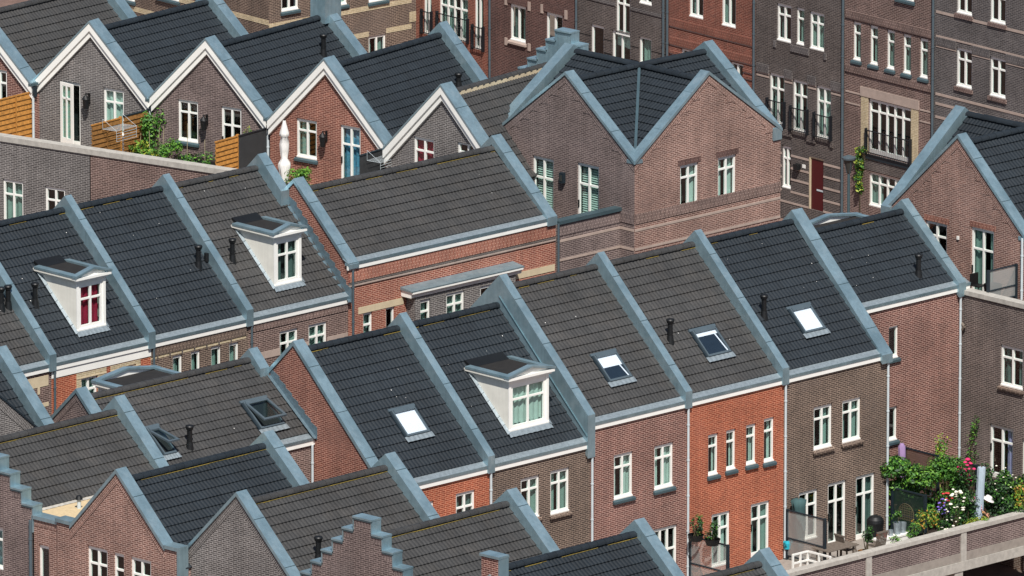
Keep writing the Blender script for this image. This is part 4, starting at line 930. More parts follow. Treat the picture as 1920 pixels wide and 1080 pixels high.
h3, T3, WT3, _ = thouse('red brick gabled house with a blue-curtained white door behind the folded white parasol', (612.8, 107), 13.9, 53.5, -38, 2.68, 2.85, K1, 'tile_dark', 'brick_umber', [(c('B', 415, 795), c('B', 555, 1085), None, dict(curt='netg', sill='dark')), (c('B', 712, 840), c('B', 850, 1120), 2.4, dict(style='door', curt='blue'))], pk=c('B', 1385, 115))
h4, T4, WT4, RP4 = thouse('grey brick gabled house with dark red curtains and stepped zinc far gable', (832.2, 156), 13.9, 52, -42, 2.85, 2.9, K1, 'tile_brown', 'brick_grey', [(c('B', 1207, 917), c('B', 1347, 1080), 1.7, dict(curt='red')), (c('B', 1502, 957), c('B', 1640, 1010), 1.2, {})], u1=6.3)
u, v, z = RP2(c('B', 600, 365)); vent_pipe(h2, T2.W(u, v, z)); u, v, z = roof_plane(T3, 2.85, 10.7, 0, 13.5)(c('B', 1512, 585)); vent_pipe(h3, T3.W(u, v, z), .5)
mb = MB(); u_, z_ = T2.on_v(c('B', 560, 60), 0); mb.cbox(T2.W(T2.on_v(c('B', 592, 75), 0)[0] + .2, 0, 13.3), .95, .7, 1.05, 'zinc', math.radians(52)); mb.cbox(T2.W(T2.on_v(c('B', 592, 75), 0)[0] + .2, 0, 14.35), 1.0, .76, .05, 'zinc', math.radians(52)); h2.part('chimney', mb)
mb = MB(); mb.box(T4.W(.4, .1, 13.28), T4.u * 5.8, T4.v * .05, Z * .2, 'cream_stone'); mb.box(T4.W(.4, .1, 13.2), T4.u * 5.8, T4.v * .12, Z * .1, 'tile_brown'); h4.part('ridge_vent_strip', mb)
WS = Wall(T4, 'u', 6.4); q = WS.az(c('C', 556, 205)); WS.O = WS.P(q[0], 0); stepped(h4, WS, 5, q[1], .36, .45, .42, 9, 'zinc', clad=True, thick=.4)
mb = MB(); dq = c('A', 530, 985)                                # the open door leaf of house T1
a0, z1 = WT1.az(c('A', 412, 548)); a1 = WT1.az(c('A', 520, 800))[0]; z0 = 9.02; hinge = WT1.P(a0 + .02, 0, .03); dv = (WT1.h * math.cos(math.radians(14)) + WT1.n * math.sin(math.radians(14))); dn = V((dv.y, -dv.x, 0))
w_ = a1 - a0
def leaf(x0, x1, y0, y1, m='white', M_=None, d0=0, d1=.05): (M_ or mb).prism([hinge + dv * x + Z * y + dn * d0 for x, y in ((x0, y0), (x1, y0), (x1, y1), (x0, y1))], dn * (d1 - d0), m)
leaf(0, .13, z0, z1); leaf(w_ - .13, w_, z0, z1); leaf(.13, w_ - .13, z0, z0 + .3); leaf(.13, w_ - .13, z1 - .12, z1); leaf(w_ / 2 - .04, w_ / 2 + .04, z0 + .3, z1 - .12); leaf(.13, w_ - .13, z1 - .62, z1 - .55)
dl = h1.part('open_door', mb); mb = MB(); leaf(.13, w_ - .13, z0 + .3, z1 - .12, 'glass', mb, .02, .025); h1.part('pane', mb, dl)
mb = MB(); leaf(.15, w_ - .15, z0 + .3, z1 - .15, 'net', mb, -.03, -.025); h1.part('curtain', mb, dl)
def lantern(h, W, p, s=1):
    mb = MB(); a, z = W.az(p)
    mb.wbox(W, a - .04, a + .04, z - .05, z + .35, .004, .04, 'black'); mb.tube(W.P(a, z + .3, .03), W.P(a, z + .36, .24), .018, 'black', n=6)
    q = W.P(a, z - .2, .24)
    mb.lathe(q, [(.0, 0), (.09, .0), (.14, .36), (.16, .37), (.03, .52), (.02, .58)], 'black', 6); o = h.part('wall_lantern', mb)
    return o
lantern(h1, WT1, c('A', 605, 690)); lantern(h2, WT2, c('A', 1400, 835)); lantern(h3, WT3, c('B', 622, 945))
# terrace wall under that row
TW = Fr(54, c('A', 0, 915), 10.05, -33.0)
h = H('terrace_house', 'grey and brown brick house wall with white windows under a pale coping, upper left', 'house', TW.W(.5, 5, 0))
W = Wall(TW, 'u', 0); aj = W.az((169, 300))[0]; ae = W.az((470, 334))[0]
wpx(h, W, c('E', 18, 197), c('E', 158, 460), 1.9, curt='full'); wpx(h, W, c('E', 303, 247), c('E', 440, 400), 1.7)
wall(h, W, [[(-8, 0), (aj, 0), (aj, 9.85), (-8, 9.85)]], 'brick_grey', 'wall'); wall(h, W, [[(aj, 0), (ae, 0), (ae, 9.85), (aj, 9.85)]], 'brick_brown', 'wall', ops=[])
mb = MB(); mb.wbox(W, -8, ae, 9.85, 10.05, -.36, .05, 'concrete'); h.part('coping', mb); mb = MB(); mb.wbox(W, aj - .015, aj + .015, 5, 9.85, .0005, .01, 'black'); h.part('expansion_joint', mb)
downpipe(h, W.P(aj + .04, 7.9, .06), 0, 'pipe_white')
slab('terrace_deck', TW, .3, 14, -9, 22, 9.0, 'paving', .3)

# ================================================================== tall street houses along the top
B = Fr(40.5, (1520, 414), .2); VB = [-23.94, -19.26, -13.95, -8.57, -3.31, 1.9, 7.08, 12.6]; TOP = 14.5; GB = 'tall street houses along the top'
def tall(label, i, bm, wins, xtra=None):
    h = H('tall_house', label, 'house', B.W(3, (VB[i] + VB[i + 1]) / 2, 0), GB); W = Wall(B, 'u', 0)
    for tl, br, hg, k in wins: wpx(h, W, tl, br, hg, **k)
    wall(h, W, [[(VB[i], 0), (VB[i + 1], 0), (VB[i + 1], TOP), (VB[i], TOP)]], bm, 'front_wall')
    mb = MB(); mb.box(B.W(.2, VB[i], TOP - .1), B.u * 8, B.v * (VB[i + 1] - VB[i]), Z * .1, 'felt'); h.part('flat_roof', mb)
    mb = MB(); mb.face([B.W(8.2, VB[i], 0), B.W(8.2, VB[i + 1], 0), B.W(8.2, VB[i + 1], TOP), B.W(8.2, VB[i], TOP)], bm); h.part('rear_wall', mb)
    return h, W
def cutband(h, W, a0, a1, z0, z1, mat, proud=.018, sold=False, name='brick_band'):
    xs = sorted([o for o in W.op if o[2] - .06 < z1 and o[3] + .02 > z0 and o[1] > a0 and o[0] < a1]); p = a0
    for o in xs:
        if o[0] - p > .03: band(h, W, p, o[0] - .005, z0, z1, mat, proud, name, sold)
        p = max(p, o[1] + .005)
    if a1 - p > .03: band(h, W, p, a1, z0, z1, mat, proud, name, sold)
def zc_(W, p): return W.az(p)[1]
D_ = dict
h, W = tall('rust-red brick street house with three dark french windows behind black rails', 0, 'brick_rust', [(c('B', 1275, -60), c('B', 1330, 240), None, D_(style='two', rail=True, curt='dark')), (c('B', 1380, -60), c('B', 1575, 290), None, D_(style='four', rail=True, curt='netg')), (c('B', 1618, -40), c('B', 1680, 345), None, D_(style='two', rail=True, curt='netg'))])
downpipe(h, W.P(VB[1], 14, .08), 0, 'pipe_grey', .05)
h, W = tall('dark maroon brick street house with tall two-light windows in pale stone corners', 1, 'brick_maroon', [(c('C', 200, 22), c('C', 305, 292), None, D_(style='two', sill='stone', curt='dark')), (c('C', 440, 77), c('C', 550, 350), None, D_(style='two', sill='stone'))])
for o in W.op:
    band(h, W, o[0] - .15, o[1] + .15, o[3] + .01, o[3] + .26, 'brick_maroon', .03, 'lintel', True)
    for a in (o[0] - .3, o[1] + .15): band(h, W, a, a + .15, o[3] - .1, o[3] + .26, 'pink_stone', .035, 'corner_stone'); band(h, W, a, a + .15, o[2] - .25, o[2] + .05, 'pink_stone', .035, 'corner_stone')
downpipe(h, W.P(VB[2], 14, .08), 0, 'pipe_grey', .05)
h, W = tall('dark grey-brown brick street house with narrow french windows behind the stepped zinc gable', 2, 'brick_dark', [(c('C', 905, -70), c('C', 1000, 12), 1.8, D_()), (c('C', 1060, -60), c('C', 1145, 42), None, D_(curt='netg')), (c('C', 740, 157), c('C', 825, 420), None, D_(style='plain')), (c('C', 880, 197), c('C', 1002, 460), None, D_(style='two', curt='blind')), (c('C', 1060, 242), c('C', 1142, 450), None, D_(style='plain', curt='full'))])
z = zc_(W, c('C', 920, 25)); cutband(h, W, VB[2] + .1, VB[3] - .1, z - .12, z, 'brick_slate', .03)
for dy in (0, .55, 1.1): z = zc_(W, c('C', 850, 262)) - dy; cutband(h, W, VB[2] + .1, VB[3] - .1, z - .05, z, 'black', .004)
downpipe(h, W.P(VB[3] - .12, 14, .08), 0, 'pipe_grey', .05); downpipe(h, W.P(VB[3] + .12, 14, .08), 0, 'pipe_grey', .05)
h, W = tall('orange-red brick street house with protruding soldier courses between its windows', 3, 'brick_rust', [(c('C', 1393, -60), c('C', 1488, 132), None, D_(style='two', curt='netg')), (c('C', 1610, -50), c('C', 1705, 192), None, D_(style='two', curt='netg')), (c('C', 1340, 322), c('C', 1440, 520), None, D_(style='two', curt='netg')), (c('C', 1668, 410), c('C', 1755, 610), None, D_(style='two'))])
for p, hh_ in ((c('C', 1265, 118), .3), (c('C', 1265, 240), .3), (c('C', 1265, 330), .12), (c('C', 1265, 372), .12)): z = zc_(W, p); cutband(h, W, VB[3] + .2, VB[4] - .1, z - hh_, z, 'brick_rust', .05, hh_ > .2); cutband(h, W, VB[3] + .2, VB[4] - .1, z - hh_ - .05, z - hh_, 'pink_stone', .02)
downpipe(h, W.P(VB[4], 14, .08), 0, 'pipe_grey', .05)
h, W = tall('dark brick street house with a dark red front door and three railed french windows', 4, 'brick_dark', [(c('D', 203, 17), c('D', 300, 295), None, D_(curt='dark')), (c('D', 335, 47), c('D', 388, 312), None, D_(style='single', curt='full')), (c('D', 425, 72), c('D', 523, 352), None, D_(curt='full')),
    (c('D', 153, 487), c('D', 255, 855), None, D_(rail=True, curt='netg')), (c('D', 310, 532), c('D', 410, 908), None, D_(rail=True, curt='netg')), (c('D', 470, 572), c('D', 568, 952), None, D_(rail=True, curt='full')), (c('H', 238, -30), c('H', 298, 272), None, D_(curt='netg'))])
a0, z1 = W.az(c('H', 420, 45)); a1, z0 = W.az(c('H', 517, 425)); W.op.append((a0, a1, z0, z1))
mbw = MB(); mbw.wbox(W, a0, a0 + .08, z0, z1, -.14, -.02, 'cream_stone'); mbw.wbox(W, a0 + .08, a1, z1 - .05, z1, -.14, -.02, 'cream_stone'); h.part('door_frame', mbw)
mbw = MB(); mbw.wbox(W, a0 + .08, a1, z0, z1 - .05, -.12, -.06, 'red_paint'); dr = h.part('front_door', mbw); mbw = MB(); mbw.wbox(W, a0 + .42, a0 + .8, z0 + .78, z0 + .84, -.06, -.04, 'pipe_white'); h.part('letter_plate', mbw, dr)
mbw = MB(); a, z = W.az(c('H', 352, 115)); mbw.wbox(W, a - .12, a + .12, z - .12, z + .1, .004, .2, 'black'); h.part('wall_lantern', mbw); mbw = MB(); a, z = W.az(c('H', 388, 115)); mbw.wbox(W, a - .09, a + .09, z - .07, z + .07, .004, .02, 'white'); h.part('house_number', mbw)
# rebuild the wall with the door opening
for o in list(h.e.children):
    if o.name.startswith('front_wall'): bpy.data.objects.remove(o)
wall(h, W, [[(VB[4], 0), (VB[5], 0), (VB[5], TOP), (VB[4], TOP)]], 'brick_dark', 'front_wall')
z = zc_(W, c('D', 70, 420)); cutband(h, W, VB[4] + .1, VB[5] - .1, z - .34, z, 'brick_slate', .05, True)
for p in (c('D', 70, 475), c('D', 70, 495)): z = zc_(W, p); cutband(h, W, VB[4] + .1, VB[5] - .1, z - .07, z, 'pink_stone')
for p in (c('H', 300, 35), c('H', 300, 120), c('H', 300, 195), c('H', 300, 280), c('H', 300, 355)): z = zc_(W, p); cutband(h, W, VB[4] + .1, VB[5] - .1, z - .08, z, 'pink_stone')
z = zc_(W, c('D', 180, 270)); cutband(h, W, W.op[0][0] - .15, W.op[2][1] + .15, z - .26, z, 'brick_slate', .05, True); z = zc_(W, c('D', 400, 910)); cutband(h, W, W.op[3][0] - .15, W.op[5][1] + .15, z - .25, z, 'brick_dark', .06)
downpipe(h, W.P(VB[5], 14, .08), 0, 'pipe_grey', .055)
h, W = tall('brown brick street house with five slim windows over a wide stone-framed railed window', 5, 'brick_brown', [(c('D', x, y), c('D', x1, y1), None, D_(style='single', curt='full', sill='zinc')) for x, y, x1, y1 in ((718, 142, 770, 417), (832, 167, 885, 447), (945, 197, 997, 477), (1055, 227, 1108, 507), (1168, 254, 1222, 537))] +
    [(c('D', 823, 662), c('D', 1108, 1110), None, D_(style='cols', rail=True, tz=.78)), (c('H', 825, 152), c('H', 1060, 440), None, D_(style='four', curt='netg')), (c('D', 1015, -60), c('D', 1130, 15), None, D_(sill='zinc'))])
o = W.op[5]
for a0, a1, z0, z1 in ((o[0] - .42, o[0] - .005, o[2] - .3, o[3] + .03), (o[1] + .005, o[1] + .42, o[2] - .3, o[3] + .03)): band(h, W, a0, a1, z0, z1, 'brick_cream', .02, 'window_surround')
band(h, W, o[0] - .46, o[1] + .46, o[3] + .03, o[3] + .4, 'pink_stone', .04, 'lintel'); band(h, W, o[0] - .1, o[1] + .1, o[2] - .2, o[2] - .005, 'steel_dark', .06, 'window_ledge'); band(h, W, o[0] - .3, o[1] + .1, o[2] - .65, o[2] - .22, 'brick_dark', .02, 'brick_panel')
z = W.op[0][2]; band(h, W, VB[5] + .1, VB[6] - .1, z - .5, z - .22, 'brick_brown', .05, 'brick_band', True); z = zc_(W, c('D', 680, 105)); cutband(h, W, VB[5] + .1, VB[6] - .1, z - .05, z, 'pink_stone', .02); z = zc_(W, c('D', 680, 65)); cutband(h, W, VB[5] + .1, VB[6] - .1, z - .3, z, 'brick_brown', .05, True)
for p in (c('D', 680, 610), c('D', 680, 685)): z = zc_(W, p); cutband(h, W, VB[5] + .1, o[0] - .5, z - .06, z, 'pink_stone'); cutband(h, W, o[1] + .5, VB[6] - .1, z - .06, z, 'pink_stone')
downpipe(h, W.P(VB[6], 14, .08), 0, 'pipe_grey', .055)
h, W = tall('slate-grey brick street house with pale string courses at the top right', 6, 'brick_slate', [(c('D', 1418, -150), c('D', 1522, 112), None, D_()), (c('D', 1643, -95), c('D', 1748, 172), None, D_()), (c('D', 1415, 317), c('D', 1520, 607), None, D_()), (c('D', 1641, 377), c('D', 1748, 672), None, D_())])
for o in W.op: band(h, W, o[0] - .06, o[1] + .06, o[2] - .16, o[2] - .005, 'brick_brown', .06, 'sill', True)
z = zc_(W, c('D', 1285, 235)); cutband(h, W, VB[6] + .1, VB[7], z - .07, z, 'pink_stone'); cutband(h, W, VB[6] + .1, VB[7], z - .4, z - .07, 'brick_slate', .03, True); cutband(h, W, VB[6] + .1, VB[7], z - .47, z - .4, 'pink_stone')
for p, hh_ in ((c('D', 1285, 70), .1), (c('D', 1285, 295), .08), (c('D', 1285, 625), .1), (c('D', 1285, 690), .1), (c('D', 1285, 780), .1)): z = zc_(W, p); cutband(h, W, VB[6] + .1, VB[7], z - hh_, z, 'pink_stone')
h = H('tall_house', 'brown brick block with cream string courses turning a corner at the top left', 'house', B.W(-4, VB[0] - 3, 0), GB)
W = Wall(B, 'v', VB[0]); u0 = B.on_v((504, 20), VB[0])[0]
for tl, br, hg, k in ((c('B', 315, -90), c('B', 432, 62), None, D_(style='two', sill='zinc')), (c('B', 640, -160), c('B', 760, 30), None, D_(sill='zinc', curt='net')), (c('B', 905, -200), c('B', 1030, -2), None, D_(sill='zinc')), (c('B', 905, 247), c('B', 1022, 420), 1.7, D_(style='two', curt='netg', sill='none'))): wpx(h, W, tl, br, hg, **k)
wall(h, W, [[(u0, 0), (0, 0), (0, TOP), (u0, TOP)]], 'brick_greybrown', 'front_wall')
for p in (c('B', 680, 80), c('B', 790, 235)): z = zc_(W, p); cutband(h, W, u0, -.25, z - .2, z, 'brick_cream')
band(h, W, -.35, -.02, zc_(W, c('B', 1190, 115)) - .2, zc_(W, c('B', 1190, 80)), 'brick_cream', .03, 'corner_stone')
W2 = Wall(B, 'u', u0); vv = -36
for tl, br, hg, k in ((c('A', 790, -80), c('A', 910, 15), None, D_(sill='zinc')), (c('A', 1065, -80), c('A', 1210, 15), None, D_(sill='zinc')), (c('A', 1380, -80), c('A', 1500, 15), None, D_())): wpx(h, W2, tl, br, hg, **k)
wall(h, W2, [[(vv, 0), (VB[0], 0), (VB[0], TOP), (vv, TOP)]], 'brick_greybrown', 'side_wall')
for p in (c('A', 830, 25), c('A', 1540, 68)): z = zc_(W2, p); cutband(h, W2, vv, VB[0], z - .2, z, 'brick_cream')
mb = MB(); mb.box(B.W(u0, vv, TOP - .1), B.u * (8.2 - u0), B.v * (VB[0] - vv), Z * .1, 'felt'); h.part('flat_roof', mb)
# ================================================================== garden terrace at the lower right
DZ = 2.75
mb = MB(); mb.box(F.W(-14.5, -9, DZ - .3), F.u * 19.6, F.v * 12.7, Z * .3, 'paving'); struct(mb.build('garden_deck'))
mb = MB(); mb.face([F.W(-14.5, -9.5, 0), F.W(9, -9.5, 0), F.W(9, -9.5, 2.4), F.W(-14.5, -9.5, 2.4)], 'black'); struct(mb.build('garage_wall'))
h = H('garden_wall', 'low brick parapet with pale concrete coping and posts, edging the garden above a dark garage', 'wall', F.W(-2, 3.6, 0))
W = Wall(F, 'v', 3.68); wall(h, W, [[(-14.5, 2.44), (9, 2.44), (9, 3.48), (-14.5, 3.48)]], 'brick_mauve', 'wall')
mb = MB(); mb.face([F.W(-14.5, 3.46, 2.7), F.W(9, 3.46, 2.7), F.W(9, 3.46, 3.48), F.W(-14.5, 3.46, 3.48)], 'brick_mauve'); h.part('inner_face', mb)
a = -14.5; k = 0
while a < 9: mb = MB(); mb.wbox(W, a + .006, min(a + 1.85, 9), 3.48, 3.62, -.3, .07, 'concrete'); h.part('coping', mb); a += 1.856
for p in ((842, 900), (1498, 770)):
    a = W.az(c('P', *p))[0]; mb = MB(); mb.wbox(W, a - .13, a + .13, 2.44, 3.48, .001, .05, 'concrete'); h.part('post', mb)
mb = MB(); mb.wbox(W, -14.5, 9, 2.1, 2.44, -.4, .06, 'concrete'); h.part('beam', mb)
for p in ((1465, 1000),):
    a = W.az(c('P', *p))[0]; mb = MB(); mb.wbox(W, a - .2, a + .2, 0, 2.1, -.38, .03, 'concrete'); h.part('column', mb)

mb = MB(); mb.box(F.W(.12, -1.55, DZ + .002), F.u * 5.0, F.v * 4.9, Z * .12, 'soil'); o = mb.build('garden_bed'); struct(o)
def foliage(mb, cen, rad, n, size, mats, seed=1, flat=.0, skew=None):
    r = random.Random(seed); lumps = [(V((r.uniform(-.6, .6) * rad[0], r.uniform(-.6, .6) * rad[1], r.uniform(-.5, .7) * rad[2])), r.uniform(.35, .6)) for _ in range(7)]
    for i in range(n):
        lc, lr = r.choice(lumps)
        d = V((r.gauss(0, 1), r.gauss(0, 1), r.gauss(0, 1))).normalized() * (r.random() ** .45)
        p = cen + lc + V((d.x * rad[0], d.y * rad[1], d.z * rad[2])) * lr
        s = size * .86 * r.uniform(.6, 1.35); nrm = (d + V((0, 0, .55)) + V((r.gauss(0, .5), r.gauss(0, .5), r.gauss(0, .5)))).normalized(); a = nrm.orthogonal().normalized()
        q = r.uniform(0, math.tau); b = nrm.cross(a); a, b = a * math.cos(q) + b * math.sin(q), b * math.cos(q) - a * math.sin(q)
        m = mats[min(len(mats) - 1, int(r.random() ** 1.2 * len(mats)))]
        mb.face([p - a * s, p - b * s * .5, p + a * s, p + b * s * .5], m)
def blooms(mb, cen, rad, n, r0, mats, seed=3):
    r = random.Random(seed)
    for i in range(n):
        d = V((r.gauss(0, 1), r.gauss(0, 1), r.gauss(0, 1))).normalized() * r.uniform(.7, 1.05); p = cen + V((d.x * rad[0], d.y * rad[1], d.z * rad[2])); s = r0 * r.uniform(.7, 1.2); m = r.choice(mats)
        mb.lathe(p, [(0, -s * .6), (s * .8, -s * .2), (s, .1 * s), (s * .6, s * .55), (0, s * .7)], m, 7)
def bush(name, label, cat, p, rad, n, size, mats, seed, group=None, bl=None, stems=5, pot=None, z=DZ, lift=None):
    if not isinstance(p, V): (u_, zc_), v_ = F.on_v(p[:2], p[2]), p[2]; base = fw(u_, v_); lift = zc_ - DZ - (pot[1] * .7 if pot else 0)
    else: base = p
    h = H(name, label, cat, base, group); r = random.Random(seed); cz = rad[2] * .95 if lift is None else lift
    if pot: pb = MB(); pb.lathe(base, [(0, 0), (pot[0] * .75, 0), (pot[0], pot[1]), (pot[0] * .9, pot[1]), (pot[0] * .88, pot[1] - .05), (0, pot[1] - .05)], pot[2], 14); h.part('pot', pb); cz += pot[1] * .7
    sb = MB()
    for i in range(stems): sb.tube(base + V((r.uniform(-.1, .1), r.uniform(-.1, .1), (pot[1] * .6 if pot else 0))), base + V((r.uniform(-.5, .5) * rad[0], r.uniform(-.5, .5) * rad[1], cz)), .018, 'stem', .008, 5)
    h.part('stems', sb); fb = MB(); foliage(fb, base + Z * cz, rad, n, size, mats, seed)
    if cz > rad[2] * 1.25 and not pot: foliage(fb, base + Z * cz * .42, (rad[0] * .95, rad[1] * .9, cz * .5), int(n * .7), size, mats, seed + 50)
    h.part('foliage', fb)
    if bl: bb = MB(); blooms(bb, base + Z * (cz + bl[3]), tuple(x * bl[2] for x in rad), bl[0], bl[1], bl[4], seed + 5); h.part('flowers', bb)
    return h
GRN = ['leaf', 'leaf', 'leaf_light', 'leaf_dark']; DRK = ['leaf_dark', 'leaf_dark', 'leaf']; LGT = ['leaf_light', 'leaf', 'leaf_light']; YEL = ['leaf_yellow', 'leaf_light', 'leaf_autumn']
def fw(u, v, z=DZ): return F.W(u, v, z)
def gz(p, hgt):                                                # point of the deck below something seen at height hgt
    q = at_z(p, DZ + hgt); return V((q.x, q.y, DZ))
def spot(p, v):                                                # garden spot under a photo point, at depth v
    return fw(F.on_v(p, v)[0], v)
bush('laurel_shrub', 'big bright green shrub against the red-brown wall by the downpipe', 'shrub', (1704, 893, .35), (1.15, .7, .68), 3600, .085, GRN, 1, stems=9)
bush('laurel_shrub', 'tall feathery green shrub left of the pink roses', 'shrub', (1770, 893, 1.25), (1.0, .7, .95), 4200, .07, ['leaf', 'leaf', 'leaf_light'], 2, stems=9)
bush('rose_bush', 'rose bush topped with a cluster of hot pink blooms', 'shrub', (1812, 908, 2.1), (.5, .45, .75), 900, .06, DRK, 3, bl=(24, .085, .6, .5, ['petal_pink']))
bush('rose_bush', 'straggling rose bush covered in cream white blooms, right of the violet flowers', 'shrub', (1793, 952, 2.6), (.32, .26, .7), 170, .055, DRK, 4, bl=(24, .07, .95, .1, ['petal_white']))
bush('flowering_plant', 'low plant with violet flower heads beside the cream roses', 'plant', (1769, 957, 2.4), (.3, .25, .4), 160, .05, DRK, 5, bl=(26, .05, .8, .12, ['petal_violet', 'petal_violet', 'petal_white']))
bush('flowering_plant', 'small plant with red blossoms between the violet and cream flowers', 'plant', (1776, 946, 1.9), (.3, .25, .45), 160, .05, DRK, 6, bl=(14, .06, .7, .2, ['petal_red']))
bush('clipped_hedge', 'low yellow-green hedge along the coping under the folded pale parasol', 'hedge', (1828, 980, 3.15), (.5, .22, .3), 500, .05, ['leaf_yellow', 'leaf_light'], 7)
bush('evergreen_shrub', 'dark shrub dotted with small white flowers below the lilac curtain', 'shrub', (1868, 915, 1.3), (.85, .55, .85), 2200, .075, DRK, 8, bl=(40, .035, .95, .0, ['petal_white']), stems=7)
bush('evergreen_shrub', 'dark green shrub with pale speckled leaves at the right edge', 'shrub', (1908, 922, 1.6), (.75, .55, .85), 2000, .075, ['leaf_dark', 'leaf', 'leaf_light'], 9)
bush('ground_shrub', 'dark low border plants along the coping at the right edge', 'shrub', (1888, 966, 3.1), (1.3, .28, .36), 1500, .05, DRK, 10)
bush('barberry_shrub', 'golden yellow shrub at the right edge above the coping', 'shrub', (1914, 935, 2.8), (.3, .3, .75), 320, .06, YEL, 11)
bush('ground_shrub', 'small russet plant at the foot of the folded pale parasol', 'shrub', (1844, 972, 3.15), (.16, .16, .4), 120, .05, ['leaf_autumn', 'leaf_dark'], 12)
bush('potted_shrub', 'yellow and red leaved shrub in a broad black pot at the coping', 'potted plant', (1738, 975, 2.6), (.5, .4, .42), 520, .06, ['leaf_yellow', 'leaf', 'leaf_autumn', 'leaf'], 13, pot=(.42, .5, 'black'))
bush('ground_shrub', 'low dark green plant below the cream roses, by the coping', 'shrub', (1778, 988, 3.0), (.45, .25, .3), 380, .05, DRK, 14, bl=(8, .05, .8, .05, ['petal_white']))
bush('potted_shrub', 'ragged dark green plant in a wooden barrel between the garden chairs', 'potted plant', (1622, 1004, 2.5), (.3, .26, .4), 340, .055, DRK, 15, pot=(.26, .5, 'wood_dark'))
bush('ground_shrub', 'small olive bush at the right end of the white bench', 'shrub', (1716, 1000, 2.8), (.32, .28, .42), 360, .05, ['leaf', 'leaf_dark', 'leaf_light'], 16)
bush('ground_shrub', 'bright green seedling tuft in front of the white bench', 'shrub', (1678, 1014, 3.1), (.22, .15, .2), 130, .05, LGT, 17)
bush('grass_clump', 'pale tall grasses behind the brown glass screens', 'grass', (1768, 856, -1.0), (.4, .3, .8), 260, .07, ['leaf_light', 'leaf_yellow', 'leaf'], 18)
def climber(label, W, pts, n, size, mats, seed, z0):
    q = W.P(*W.az(pts[0]), .1); h = H('climbing_plant', label, 'climber', V((q.x, q.y, z0)), 'climbing plants'); sb = MB(); fb = MB(); last = V((q.x, q.y, z0)); r = random.Random(seed)
    for i, p in enumerate(pts):
        q = W.P(*W.az(p), .12); sb.tube(last, q, .022, 'stem', .014, 5); last = q; foliage(fb, q, (.2, .2, .3), n, size, mats, seed + i)
    h.part('stem', sb); h.part('foliage', fb)
WJ = Wall(F, 'u', 5.18)
climber('light green climber on the grey-brown wall left of the lilac-curtained door', WJ, [c('P', 1590, 215), c('P', 1570, 190), c('P', 1580, 90), c('P', 1590, 40), c('L', 1590, 980), c('L', 1600, 930)], 60, .05, GRN, 30, DZ)
def screen(label, v0, v1, u, zt, glass='glass_screen', z=DZ, mid=.42, FF=None, posts=(0, 1), group='glass privacy screens'):
    f = FF or F; h = H('privacy_screen', label, 'screen', f.W(u, (v0 + v1) / 2, z), group); d = f.v
    for k in posts:
        mb = MB(); mb.box(f.W(u - .045, (v0, v1)[k] - .045, z), f.u * .09, d * .09, Z * (zt - z), 'steel_dark'); h.part('post', mb)
    for zz in (z + .12, z + (zt - z) * mid, zt - .06): mb = MB(); mb.box(f.W(u - .025, v0 + .046, zz), f.u * .05, d * (v1 - v0 - .092), Z * .05, 'steel_dark'); h.part('rail', mb)
    mb = MB(); mb.face([f.W(u, v0 + .04, z + .15), f.W(u, v1 - .04, z + .15), f.W(u, v1 - .04, zt - .05), f.W(u, v0 + .04, zt - .05)], glass); h.part('pane', mb); return h
screen('frosted glass screen in a dark steel frame, before the grey-brown house by the downpipe', .12, 1.95, -5.2, 4.55)
screen('dark green tinted glass screen between the patio and the leafy garden', .12, 1.7, .0, 4.4, 'glass_green')
us = F.on_v((1699, 838), -1.45)[0]; zt = F.on_u((1699, 838), us)[1]; vm = F.on_u((1759, 852), us)[0]; ve = F.on_u((1832, 866), us)[0]
screen('left pane of the brown glass screens behind the bright green shrubs', -1.5, vm, us, zt, 'glass_brown'); screen('right pane of the brown glass screens behind the pink roses', vm + .1, ve, us, zt, 'glass_brown', posts=(1,))
h = screen('steel-framed translucent screen with two planters hooked over its top rail', .12, 1.95, -9.9, 4.5)
for i, p in enumerate(((.55, 'left'), (1.35, 'right'))):
    b = F.W(-10.1, p[0] + .05, 4.42); bush('balcony_planter', '%s of two black planters of spiky green shrubs hooked on the steel screen' % p[1], 'planter', b, (.26, .26, .42), 330, .06, ['leaf_dark', 'leaf', 'leaf_dark'], 40 + i, 'planters on the steel screen', pot=(.28, .22, 'black'))
# folded parasols
def parasol(label, base, hgt, r, mat, lean=V((0, 0, 0)), z0=.55, pole='wood_grey', flare=None):
    h = H('folded_parasol', label, 'parasol', base, None); mb = MB(); top = base + Z * hgt + lean; mb.tube(base, top + Z * .05, .025, pole, n=8); mb.lathe(base, [(0, 0), (.26, 0), (.26, .05), (.05, .09), (0, .09)], 'concrete', 14); h.part('pole', mb)
    mb = MB(); n = 20; rows = []
    prof = flare or [(0, r * .7), (.05, r), (.3, r * .95), (.7, r * .9), (.95, r * .75), (1, r * .4)]
    for t, rr in prof:
        z_ = z0 + (hgt - z0) * t; rows.append([base + lean * (z_ / hgt) + V((math.cos(a) * q, math.sin(a) * q, z_)) for a, q in ((i * math.tau / n, rr * (1 + .22 * math.sin(i * math.tau / n * 8))) for i in range(n + 1))])
    mb.grid(rows, mat); mb.face(rows[-1][:-1], mat); h.part('canopy', mb); return h
parasol('tall folded pale blue parasol standing among the roses', gz((1834, 876), 2.35), 2.35, .17, 'cloth_blue', V((.12, .0, 0)), .25, flare=[(0, .19), (.04, .18), (.3, .15), (.7, .135), (.97, .14), (1, .13)])
parasol('folded dark teal parasol behind the frosted glass screen', fw(-4.8, .42), 2.15, .17, 'cloth_green', V((-.1, 0, 0)), .3, flare=[(0, .06), (.1, .12), (.5, .2), (.85, .22), (.97, .26), (1, .12)])
